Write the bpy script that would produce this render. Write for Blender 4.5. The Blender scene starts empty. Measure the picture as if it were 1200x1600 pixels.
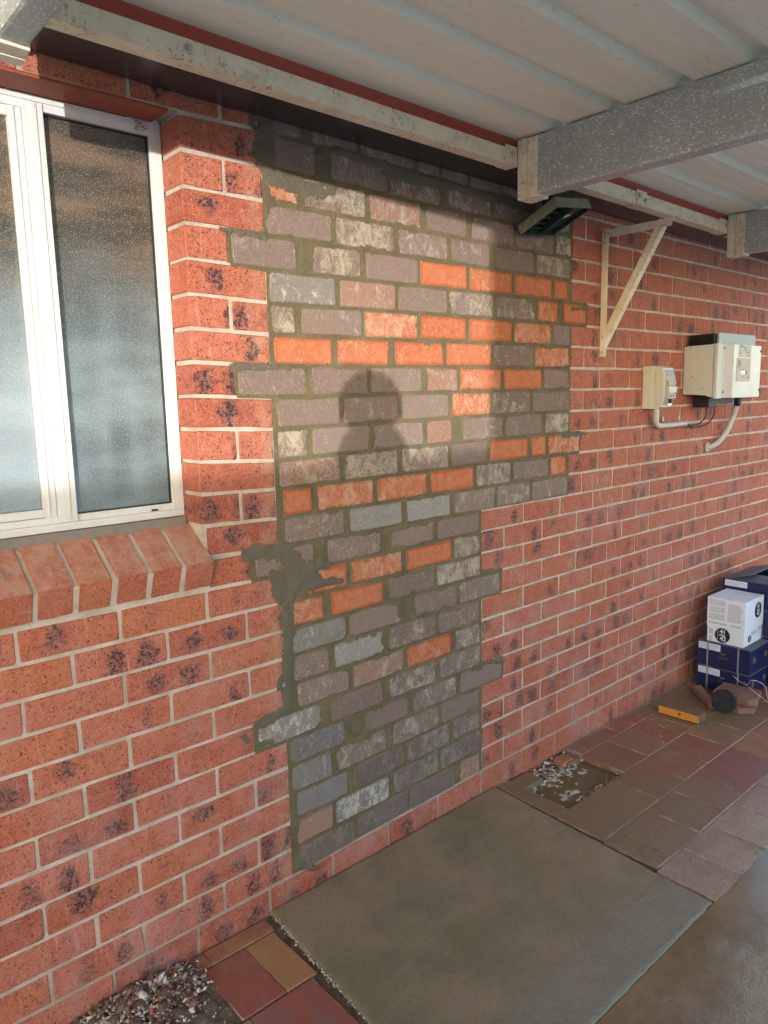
import bpy, bmesh, math, random
import numpy as np
from mathutils import Vector, Matrix
R = random.Random(7)
sc = bpy.context.scene
C = bpy.context.collection

# ---------------------------------------------------------------- camera, sky, sun, exposure
cd = bpy.data.cameras.new('camera'); cam = bpy.data.objects.new('camera', cd); C.objects.link(cam)
RV = Vector((0.746210, -0.665343, -0.022123)); UV = Vector((0.118660, 0.100236, 0.987863)); FV = Vector((0.655050, 0.739778, -0.153747))
CAM = Vector((-1.165661, -1.774151, 1.535098))
cam.matrix_world = Matrix(((RV.x, UV.x, -FV.x, CAM.x), (RV.y, UV.y, -FV.y, CAM.y), (RV.z, UV.z, -FV.z, CAM.z), (0, 0, 0, 1)))
cd.sensor_fit = 'HORIZONTAL'; cd.sensor_width = 36; cd.lens = 34.6975; cd.clip_start = .01; cd.clip_end = 3000
sc.camera = cam
SUN_EL = math.radians(1.6)
SD = Vector((0.655 * math.cos(SUN_EL), 0.7555 * math.cos(SUN_EL), -math.sin(SUN_EL)))     # travel direction of the light
w = bpy.data.worlds.new('World'); sc.world = w; w.use_nodes = True
wn = w.node_tree.nodes; wl = w.node_tree.links
sky = wn.new('ShaderNodeTexSky'); sky.sky_type = 'NISHITA'; sky.sun_disc = False
sky.sun_elevation = math.radians(12); sky.sun_rotation = math.atan2(-SD.x, -SD.y); sky.air_density = 1.0; sky.dust_density = 1.0; sky.ozone_density = 1.0
bg = wn['Background']; bg.inputs['Strength'].default_value = 0.15
wl.new(sky.outputs[0], bg.inputs['Color'])
sl = bpy.data.lights.new('sun', 'SUN'); so = bpy.data.objects.new('sun', sl); C.objects.link(so)
sl.energy = 1.15; sl.angle = math.radians(.5); sl.color = (1.0, .93, .83)
so.rotation_euler = SD.to_track_quat('-Z', 'Y').to_euler(); so.location = (-6, -8, 6)
sc.view_settings.view_transform = 'Standard'; sc.view_settings.look = 'None'
sc.view_settings.exposure = 2.15; sc.view_settings.gamma = 1.0; sc.view_settings.use_curve_mapping = False

# ---------------------------------------------------------------- node helper
class N:
    def __init__(s, name):
        s.m = bpy.data.materials.new(name); s.m.use_nodes = True
        s.t = s.m.node_tree; s.b = s.t.nodes['Principled BSDF']
    def n(s, typ, **kw):
        x = s.t.nodes.new('ShaderNode' + typ)
        for k, v in kw.items(): setattr(x, k, v)
        return x
    def put(s, sock, v):
        if isinstance(v, bpy.types.NodeSocket): s.t.links.new(v, sock)
        elif v is not None:
            if isinstance(v, (tuple, list)) and len(v) == 3 and sock.type == 'RGBA': v = (*v, 1)
            sock.default_value = v
    def math(s, op, a, b=None, c=None, clamp=False):
        x = s.n('Math', operation=op, use_clamp=clamp); s.put(x.inputs[0], a); s.put(x.inputs[1], b)
        if c is not None: s.put(x.inputs[2], c)
        return x.outputs[0]
    def vec(s, op, a, b=None):
        x = s.n('VectorMath', operation=op); s.put(x.inputs[0], a); s.put(x.inputs[1], b); return x.outputs[0]
    def scale(s, a, k):
        x = s.n('VectorMath', operation='SCALE'); s.put(x.inputs[0], a); s.put(x.inputs['Scale'], k); return x.outputs[0]
    def noise(s, v, sc_, det=3, rough=.55, dist=0):
        x = s.n('TexNoise'); s.put(x.inputs['Vector'], v); x.inputs['Scale'].default_value = sc_
        x.inputs['Detail'].default_value = det; x.inputs['Roughness'].default_value = rough; x.inputs['Distortion'].default_value = dist
        return x.outputs[0]
    def voro(s, v, sc_, feat='F1'):
        x = s.n('TexVoronoi', feature=feat); s.put(x.inputs['Vector'], v); x.inputs['Scale'].default_value = sc_
        return x
    def ramp(s, v, a, b, lo=0., hi=1.):                     # smooth step a..b -> lo..hi
        x = s.n('MapRange', interpolation_type='SMOOTHSTEP'); s.put(x.inputs[0], v)
        for i, q in enumerate((a, b, lo, hi)): s.put(x.inputs[i + 1], q)
        return x.outputs[0]
    def mix(s, f, a, b, mode='MIX'):
        x = s.n('MixRGB', blend_type=mode); s.put(x.inputs[0], f); s.put(x.inputs[1], a); s.put(x.inputs[2], b); return x.outputs[0]
    def attr(s, name, out='Vector'):
        x = s.n('Attribute', attribute_name=name); return x.outputs[out]
    def sep(s, v):
        x = s.n('SeparateXYZ'); s.put(x.inputs[0], v); return x.outputs
    def pos(s): return s.n('NewGeometry').outputs['Position']
    def obj(s): return s.n('TexCoord').outputs['Object']
    def bump(s, h, strength=.3, dist=.002):
        x = s.n('Bump'); s.put(x.inputs['Height'], h); x.inputs['Strength'].default_value = strength; x.inputs['Distance'].default_value = dist
        s.put(s.b.inputs['Normal'], x.outputs[0])
    def done(s, col=None, rough=None, metal=None, spec=None, coat=None):
        if coat is not None:
            s.put(s.b.inputs['Coat Weight'], coat); s.b.inputs['Coat IOR'].default_value = 1.9; s.b.inputs['Coat Roughness'].default_value = .2; s.put(s.b.inputs['Coat Normal'], [l.from_socket for l in s.t.links if l.to_socket == s.b.inputs['Normal']][0])
        for k, v in (('Base Color', col), ('Roughness', rough), ('Metallic', metal), ('Specular IOR Level', spec)):
            if v is not None: s.put(s.b.inputs[k], v)
        return s.m

def mat_red_brick(name='fired_red_brick', dust=0.):
    m = N(name); bl = m.attr('bl'); br = m.attr('br'); pp = m.pos()
    r1, r2, r3 = m.sep(br)
    v = m.vec('ADD', bl, m.scale(br, 23.0))
    x, y, z = m.sep(bl)
    base = m.mix(r1, (.44, .115, .060), (.47, .150, .095))
    base = m.mix(m.ramp(r2, .70, 1, 0, .7), base, (.33, .075, .045)); base = m.mix(m.ramp(r3, .25, 0, 0, .5), base, (.50, .17, .075))
    mott = m.noise(v, 26, 4, .6); base = m.mix(m.ramp(mott, .35, .75, 0, .45), base, (.54, .21, .15)); base = m.mix(m.ramp(m.noise(v, 60, 4, .7), .5, .75, 0, .4), base, (.27, .07, .05))
    # two burnt bands across the brick, off centre, of varying strength
    def spot(cx, rx, st):
        dx = m.math('DIVIDE', m.math('SUBTRACT', x, cx), m.math('MULTIPLY', rx, m.math('ADD', .65, m.math('MULTIPLY', r2, .7)))); dz = m.math('DIVIDE', m.math('ADD', z, m.math('MULTIPLY', m.math('SUBTRACT', r3, .5), .03)), m.math('ADD', .022, m.math('MULTIPLY', r1, .028)))
        d = m.math('SQRT', m.math('ADD', m.math('MULTIPLY', dx, dx), m.math('MULTIPLY', dz, dz)))
        d = m.math('ADD', d, m.math('MULTIPLY', m.math('SUBTRACT', m.noise(v, 38, 5, .75), .5), 2.6))
        return m.math('MULTIPLY', m.ramp(d, 1.15, .45), st)
    s1 = spot(m.math('ADD', -.05, m.math('MULTIPLY', r1, .03)), .027, m.ramp(r2, .35, .8))
    s2 = spot(m.math('ADD', .03, m.math('MULTIPLY', r3, .04)), .027, m.ramp(r3, .3, .8))
    sp = m.math('MAXIMUM', s1, s2)
    base = m.mix(m.math('MULTIPLY', sp, .6), base, (.20, .09, .095))
    # black pepper specks, thicker inside the burnt bands
    base = m.mix(m.ramp(m.noise(v, 75, 5, .8), .50, .72, 0, .55), base, (.22, .06, .045)); base = m.mix(m.ramp(m.noise(v, 58, 5, .8), .54, .74, 0, .45), base, (.60, .27, .19)); sv = m.voro(v, 135); sv2 = m.voro(v, 330); blk0 = m.math('MULTIPLY', m.ramp(sv2.outputs[0], .42, .32), m.ramp(m.noise(v, 90, 2), .46, .52)); blk = m.math('MULTIPLY', m.ramp(sv.outputs[0], .38, .27), m.ramp(m.noise(v, 120, 1), m.math('SUBTRACT', .53, m.math('MULTIPLY', sp, .12)), m.math('SUBTRACT', .58, m.math('MULTIPLY', sp, .16))))
    clot = m.math('MULTIPLY', m.ramp(m.noise(v, 105, 4, .65), .50, .57), m.ramp(sp, .30, .75))
    blk = m.math('MAXIMUM', m.math('MAXIMUM', m.math('MULTIPLY', blk, .9), m.math('MULTIPLY', blk0, .6)), clot)
    base = m.mix(blk, base, (.035, .022, .026))
    wsp = m.math('MULTIPLY', m.ramp(m.voro(v, 190).outputs[0], .22, .12), m.ramp(m.noise(v, 60, 1), .42, .52))
    base = m.mix(m.math('MULTIPLY', wsp, .7), base, (.72, .58, .48))
    # pale bloom low on the wall
    px, py, pz = m.sep(pp)
    haze = m.math('MULTIPLY', m.ramp(m.noise(pp, 5.5, 4, .65), .42, .75), m.ramp(pz, 1.5, .15, .05, .42))
    base = m.mix(haze, base, (.54, .34, .33))
    if dust: base = m.mix(m.math('MULTIPLY', m.math('MULTIPLY', m.ramp(m.noise(v, 20, 5, .7), .3, .65), dust), m.ramp(m.sep(m.n('NewGeometry').outputs['Normal'])[2], .5, .75)), base, (.50, .33, .27))
    # thin cement haze wiped over the bricks beside the patched doorway
    hz = m.math('MULTIPLY', m.ramp(m.math('ADD', m.math('ABSOLUTE', m.math('ADD', px, .03)), m.math('MULTIPLY', m.noise(pp, 24, 6, .8), .34)), .21, .14), .45)
    base = m.mix(hz, base, (.42, .33, .25))
    hs = m.math('MULTIPLY', m.math('MULTIPLY', m.ramp(m.noise(pp, 3.3, 3, .5), .56, .66), m.ramp(m.noise(m.vec('MULTIPLY', pp, (60, 1, 14)), 1.0, 4, .8), .48, .62)), m.ramp(px, .9, 1.1, 0, .4))
    base = m.mix(hs, base, (.56, .47, .40))
    st = m.math('MULTIPLY', m.ramp(m.noise(m.vec('MULTIPLY', v, (55, 8, 9)), 1.0, 3, .7), .60, .75), .28); base = m.mix(st, base, (.66, .50, .42))
    g = m.noise(m.vec('MULTIPLY', v, (620, 300, 130)), 1.0, 3, .6); h = m.math('ADD', m.math('MULTIPLY', g, .5), m.math('MULTIPLY', m.noise(v, 700, 2), .7))
    h = m.math('ADD', m.math('SUBTRACT', h, m.math('MULTIPLY', blk, .6)), m.math('MULTIPLY', m.noise(v, 140, 4, .7), 1.5))
    m.bump(h, .9, .0024)
    return m.done(base, m.ramp(blk, 0, 1, .78, .45), spec=.35)

def mat_patch_brick(name, c0, c1, bloom, bloomc=(.50, .44, .36), inset=False):
    m = N(name); bl = m.attr('bl'); br = m.attr('br'); bs = m.attr('bs')
    r1, r2, r3 = m.sep(br); v = m.vec('ADD', bl, m.scale(br, 23.0))
    x, y, z = m.sep(bl); hx, hz, _ = m.sep(bs)
    e = m.math('MINIMUM', m.math('SUBTRACT', hx, m.math('ABSOLUTE', x)), m.math('SUBTRACT', hz, m.math('ABSOLUTE', z)))
    base = m.mix(m.math('ADD', m.math('MULTIPLY', r1, .6), m.math('MULTIPLY', m.noise(v, 22, 4), .45)), c0, c1)
    base = m.mix(m.ramp(m.noise(v, 500, 2, .6), .45, .7, 0, .35), base, tuple(q * .6 for q in c0))
    # old mortar left on the salvaged face: streaky, broken, different on each brick
    vs = m.vec('MULTIPLY', v, (1.0, 1.0, .7))
    big = m.noise(vs, 24, 6, .78, .6); fine = m.noise(v, 230, 5, .8)
    base = m.mix(m.ramp(m.noise(v, 85, 5, .8), .46, .70, 0, .45), base, tuple(min(1, q * 1.75 + .02) for q in c0)); th = m.math('SUBTRACT', .575, m.math('MULTIPLY', r2, .12))
    res = m.math('MULTIPLY', m.ramp(m.math('ADD', m.math('MULTIPLY', big, .62), m.math('MULTIPLY', fine, .42)), th, m.math('ADD', th, .11)), bloom)
    diag = m.noise(m.vec('MULTIPLY', m.vec('ADD', v, m.scale(m.vec('MULTIPLY', v, (0, 0, 1)), .5)), (260, 1, 60)), 1.0, 2)
    res2 = m.math('MULTIPLY', m.math('MULTIPLY', m.ramp(diag, .56, .66), m.ramp(r3, .62, .9)), .55)
    if inset:
        pale = m.math('MULTIPLY', m.ramp(m.math('ADD', e, m.math('MULTIPLY', m.noise(v, 70, 3), .010)), .012, .018), m.ramp(m.noise(v, 38, 4, .7), .26, .66, .08, .62))
        base = m.mix(pale, base, (.56, .25, .15))
    base = m.mix(res, base, bloomc); base = m.mix(res2, base, tuple(q * .55 for q in c0))
    # fresh green mortar wiped over the arrises
    dirt = m.ramp(m.math('ADD', e, m.math('MULTIPLY', m.math('SUBTRACT', m.noise(v, 60, 4, .7), .5), .02)), .006, -.001)
    base = m.mix(m.math('MULTIPLY', dirt, .85), base, (.19, .165, .11))
    h = m.math('ADD', m.noise(m.vec('MULTIPLY', v, (420, 200, 170)), 1.0, 4, .65), m.math('MULTIPLY', res, .45))
    m.bump(m.math('ADD', m.math('ADD', h, m.math('MULTIPLY', big, 1.2)), m.math('MULTIPLY', m.noise(v, 120, 5, .8), 1.6)), .9, .003)
    return m.done(base, .82, spec=.3)

def mat_patch_mortar():
    m = N('fresh_olive_mortar'); p = m.pos(); sm = m.attr('smear', 'Fac')
    b = m.mix(m.ramp(m.noise(p, 9, 4, .6), .3, .7), (.170, .144, .082), (.255, .212, .125))
    b = m.mix(m.ramp(m.noise(p, 240, 3, .7), .42, .68, 0, .6), b, (.12, .105, .07))
    b = m.mix(m.ramp(m.voro(p, 380).outputs[0], .2, .1, 0, .4), b, (.33, .31, .2))
    b = m.mix(m.math('MULTIPLY', sm, m.ramp(m.noise(p, 22, 3), .3, .6, .6, 1)), b, (.175, .165, .128))
    m.bump(m.math('ADD', m.noise(p, 330, 4, .75), m.math('MULTIPLY', m.noise(p, 110, 5, .8), 2.2)), 1.0, .005)
    return m.done(b, .78, spec=.35)

def mat_grain(name, c0, c1, sc_=8, rough=.8, fine=400, bs=.5, bd=.0015, metal=0., spec=.4, stain=None, stain_amt=.5, stain_sc=5):
    m = N(name); p = m.pos()
    b = m.mix(m.ramp(m.noise(p, sc_, 5, .65), .3, .7), c0, c1)
    if stain: b = m.mix(m.ramp(m.noise(p, stain_sc, 6, .75, .3), .5, .66, 0, stain_amt), b, stain)
    m.bump(m.noise(p, fine, 3, .65), bs, bd)
    return m.done(b, rough, metal, spec)

def mat_old_mortar():
    m = N('pale_old_mortar'); p = m.pos(); z = m.sep(p)[2]
    b = m.mix(m.ramp(m.noise(p, 14, 4, .6), .3, .7), (.44, .385, .33), (.62, .565, .51))
    b = m.mix(m.ramp(m.noise(p, 420, 2, .6), .5, .72, 0, .5), b, (.34, .29, .25))
    b = m.mix(m.ramp(m.math('ADD', z, m.math('MULTIPLY', m.noise(p, 5, 3), .25)), .36, .12, 0, .6), b, (.27, .23, .18))
    m.bump(m.math('ADD', m.noise(p, 500, 3, .7), m.math('MULTIPLY', m.noise(p, 90, 5, .8), 1.6)), .9, .003)
    return m.done(b, .9, spec=.2)

def mat_galv():
    m = N('spangled_galvanised_steel'); p = m.pos()
    v = m.voro(m.vec('MULTIPLY', p, (1, .8, 1.3)), 240); c = m.sep(v.outputs['Color'])[0]
    fl = m.math('MULTIPLY', m.ramp(c, .55, .95), m.ramp(m.noise(p, 260, 2, .6), .42, .6))
    b = m.mix(fl, (.37, .42, .42), (.88, .92, .93))
    b = m.mix(m.ramp(m.noise(p, 7, 4, .6), .35, .75, 0, .3), b, (.22, .23, .24))
    m.bump(m.math('ADD', c, m.noise(p, 300, 2)), .25, .0008)
    return m.done(b, m.ramp(c, 0, 1, .34, .58), .12, .6)

def mat_cream():
    m = N('weathered_cream_paint'); p = m.pos()
    b = m.mix(m.ramp(m.noise(p, 11, 4, .6), .3, .7), (.70, .64, .49), (.80, .76, .63))
    rust = m.math('MULTIPLY', m.ramp(m.noise(p, 60, 6, .8), .53, .62), m.ramp(m.noise(p, 6, 3), .42, .6))
    b = m.mix(m.math('MULTIPLY', rust, .75), b, (.25, .12, .05))
    b = m.mix(m.ramp(m.noise(p, 26, 6, .75), .55, .68, 0, .5), b, (.40, .35, .25))
    m.bump(m.noise(p, 160, 3), .2, .001)
    return m.done(b, .5, spec=.4)

def mat_roof():
    m = N('cream_roof_sheet_underside'); p = m.pos()
    b = m.mix(m.ramp(m.noise(m.vec('MULTIPLY', p, (.8, 6, 1)), 2.2, 5, .65), .3, .7), (.80, .81, .70), (.87, .88, .79))
    b = m.mix(m.ramp(m.noise(p, 40, 6, .8), .58, .68, 0, .35), b, (.38, .33, .25))
    b = m.mix(m.ramp(m.voro(p, 26).outputs[0], .07, .03, 0, .5), b, (.78, .76, .70))
    m.bump(m.noise(p, 240, 3), .12, .0008)
    return m.done(b, m.ramp(m.noise(p, 9, 3), .3, .7, .5, .65), 0, .4)

def mat_plain(name, col, rough=.5, metal=0., spec=.5, nz=.25, sc_=30, bs=.1, dark=None):
    m = N(name); p = m.pos()
    b = m.mix(m.ramp(m.noise(p, sc_, 4, .65), .4, .75, 0, nz), col, dark or tuple(q * .6 for q in col))
    m.bump(m.noise(p, 300, 2), bs, .0006)
    return m.done(b, rough, metal, spec)

def mat_paver():
    m = N('clay_paver_wet'); p = m.pos(); bl = m.attr('bl'); br = m.attr('br'); x, y, z = m.sep(p)
    r1, r2, r3 = m.sep(br); v = m.vec('ADD', bl, m.scale(br, 17.))
    b = m.mix(m.ramp(r1, .35, .75), (.30, .085, .06), (.36, .18, .085))
    b = m.mix(m.ramp(m.noise(v, 13, 4, .7), .40, .66, 0, .7), b, m.mix(r2, (.19, .12, .12), (.42, .24, .11)))
    b = m.mix(m.ramp(m.noise(v, 260, 3, .7), .5, .7, 0, .45), b, (.15, .08, .06))
    b = m.mix(m.ramp(m.voro(v, 240).outputs[0], .14, .06, 0, .5), b, (.66, .56, .44))
    # mud and cement slurry washed off the new slab, ragged edge
    d = m.math('ADD', m.math('MULTIPLY', m.math('SUBTRACT', x, .95), 1.0), m.math('MULTIPLY', m.math('SUBTRACT', m.noise(p, 4.5, 5, .65), .5), 1.1))
    mud = m.math('MULTIPLY', m.ramp(d, 1.15, .05), m.ramp(x, .3, .9))
    corner = m.ramp(m.math('ADD', m.math('ABSOLUTE', m.math('SUBTRACT', x, 2.25)), m.math('MULTIPLY', m.noise(p, 8, 4), .4)), .62, .35)
    mud = m.math('MULTIPLY', m.math('MAXIMUM', mud, m.math('MULTIPLY', corner, m.ramp(y, -.62, -.35))), m.ramp(y, -.71, -.695, .3, .8))
    b = m.mix(mud, b, m.mix(m.noise(p, 30, 4), (.15, .125, .07), (.215, .18, .11)))
    e = m.math('MULTIPLY', m.ramp(m.noise(p, 18, 3), .45, .6), m.ramp(m.math('ABSOLUTE', m.math('SUBTRACT', .0955, m.math('ABSOLUTE', m.sep(bl)[0]))), .004, .0015, 0, .5))
    b = m.mix(e, b, (.45, .38, .28))
    wet = m.math('MULTIPLY', m.ramp(x, .25, .6), m.ramp(m.math('ADD', y, m.math('MULTIPLY', m.noise(p, 7, 4), .18)), -.30, -.66))
    damp = m.ramp(x, .3, .9)
    g = m.noise(p, 420, 3, .7)
    row = m.ramp(y, -.695, -.705)
    m.bump(m.math('ADD', m.math('ADD', m.math('MULTIPLY', g, m.math('ADD', .8, m.math('MULTIPLY', row, 1.6))), m.math('MULTIPLY', m.noise(p, 45, 3), .9)), m.math('MULTIPLY', m.noise(p, 130, 3, .7), m.math('MULTIPLY', row, 3.5))), .6, .0035)
    rough = m.math('ADD', m.math('SUBTRACT', m.math('SUBTRACT', .62, m.math('MULTIPLY', damp, .22)), m.math('MULTIPLY', wet, .20)), m.math('MULTIPLY', row, .14))
    m.put(m.b.inputs['Coat Weight'], m.math('MULTIPLY', row, m.ramp(m.noise(p, 9, 5, .75), .35, .6, .45, 1.0))); m.b.inputs['Coat IOR'].default_value = 1.95; m.b.inputs['Coat Roughness'].default_value = .2
    bn = [l.from_socket for l in m.t.links if l.to_socket == m.b.inputs['Normal']][0]; m.put(m.b.inputs['Coat Normal'], bn)
    return m.done(b, rough, 0, m.math('ADD', .5, m.math('MULTIPLY', wet, .5)))

def mat_slab():
    m = N('fresh_screeded_concrete'); p = m.pos(); x, y, z = m.sep(p)
    b = m.mix(m.ramp(m.noise(p, 3.2, 4, .55), .35, .68), (.195, .170, .100), (.30, .225, .148))
    b = m.mix(m.ramp(m.noise(p, 10, 4, .6), .45, .75, 0, .4), b, (.15, .145, .10))
    edge = m.ramp(m.math('ADD', y, m.math('MULTIPLY', m.noise(p, 12, 5, .7), .10)), -.665, -.70)
    b = m.mix(m.math('MULTIPLY', edge, .5), b, m.mix(m.noise(p, 70, 4, .75), (.16, .155, .125), (.29, .28, .24)))
    b = m.mix(m.ramp(m.noise(p, 65, 6, .85), .47, .68, 0, .55), b, (.125, .112, .078)); b = m.mix(m.ramp(m.noise(p, 90, 5, .85), .54, .70, 0, .5), b, (.33, .28, .20))
    b = m.mix(m.ramp(m.voro(p, 45).outputs[0], .045, .02, 0, .7), b, (.5, .46, .36))
    b = m.mix(m.ramp(m.noise(m.vec('MULTIPLY', p, (5, 30, 1)), 1.0, 5, .75), .52, .70, 0, .35), b, (.30, .27, .21))
    b = m.mix(m.ramp(m.noise(p, 110, 5, .8), .54, .68, 0, .35), b, (.10, .095, .07))
    h = m.math('ADD', m.math('MULTIPLY', m.noise(p, 170, 5, .8), m.math('ADD', .8, edge)), m.math('MULTIPLY', m.noise(m.vec('MULTIPLY', p, (1, 1.6, 1)), 14, 4), 1.6))
    m.bump(h, .6, .003)
    return m.done(b, m.ramp(edge, 0, 1, .46, .34), 0, .45)

def mat_driveway():
    m = N('wet_brown_concrete'); p = m.pos(); x, y, z = m.sep(p)
    b = m.mix(m.ramp(m.noise(p, 3.5, 6, .7), .3, .7), (.17, .12, .07), (.27, .20, .125))
    b = m.mix(m.ramp(m.noise(p, 55, 4, .75), .52, .72, 0, .45), b, (.20, .09, .065))
    b = m.mix(m.ramp(m.noise(p, 300, 3, .7), .5, .7, 0, .4), b, (.08, .055, .035))
    far = m.ramp(y, -2.0, -2.8); b = m.mix(far, b, (.66, .63, .58))  # outer stretch, out of view, made pale to bounce light up to the roof
    pud = m.ramp(m.math('SUBTRACT', m.math('ADD', m.math('ADD', m.math('ADD', .28, m.math('MULTIPLY', m.noise(p, 6, 4, .6), .45)), m.math('MULTIPLY', y, .9)), m.math('MULTIPLY', x, .18)), 0), -.50, -.20)
    h = m.math('MULTIPLY', m.math('ADD', m.noise(p, 200, 4, .75), m.noise(p, 90, 4, .7)), m.ramp(pud, 0, 1, 1, .06))
    m.bump(h, .8, .004)
    return m.done(b, m.math('ADD', m.ramp(pud, 0, 1, .34, .08), m.math('MULTIPLY', far, .4)), 0, m.ramp(pud, 0, 1, 1.0, .5), coat=m.math('MULTIPLY', m.math('MULTIPLY', m.ramp(pud, 1, 0), m.ramp(m.noise(p, 60, 5, .8), .42, .62)), .45))

def mat_glass():
    m = N('obscure_pitted_glass'); p = m.pos()
    h = m.math('ADD', m.voro(p, 330).outputs[0], m.math('MULTIPLY', m.noise(p, 260, 2), .7))
    m.bump(h, .55, .0016)
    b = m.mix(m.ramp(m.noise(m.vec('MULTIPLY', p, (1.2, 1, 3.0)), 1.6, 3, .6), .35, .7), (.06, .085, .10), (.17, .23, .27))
    z = m.sep(p)[2]; sky_sheen = m.math('MULTIPLY', m.ramp(m.math('ADD', z, m.math('MULTIPLY', m.noise(p, 3, 3), .5)), 2.15, 1.75), m.ramp(m.noise(m.vec('MULTIPLY', p, (3.2, 1, .5)), 1.4, 2), .35, .6))  # pale sky sheen painted into the glass colour, stronger lower down
    b = m.mix(m.math('MULTIPLY', sky_sheen, .42), b, (.40, .50, .60)); b = m.mix(m.math('SUBTRACT', .9, m.math('MULTIPLY', m.ramp(z, 2.0, 1.7), .9)), b, m.mix(m.ramp(m.noise(m.vec('MULTIPLY', p, (1, 1, 5)), 2.4, 3), .4, .65), (.035, .026, .018), (.13, .085, .05)))  # sheen tint, then a brown roof reflection painted across the top of the panes
    b = m.mix(m.math('MULTIPLY', m.ramp(m.voro(p, 300).outputs[0], .35, .12), .35), b, (.62, .68, .72))  # small pale glints painted into the glass colour
    b = m.mix(m.ramp(m.noise(p, 130, 4, .8), .62, .72, 0, .35), b, (.42, .42, .40))
    return m.done(b, .14, 0, 1.0)

def mat_alu():
    m = N('powdercoat_white_aluminium'); p = m.pos()
    b = m.mix(m.ramp(m.noise(m.vec('MULTIPLY', p, (1, 1, .3)), 20, 5, .7), .4, .75, 0, .35), (.60, .62, .66), (.50, .50, .50))
    b = m.mix(m.ramp(m.noise(p, 120, 5, .8), .62, .70, 0, .5), b, (.34, .28, .2))
    return m.done(b, .38, .0, .5)

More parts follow.
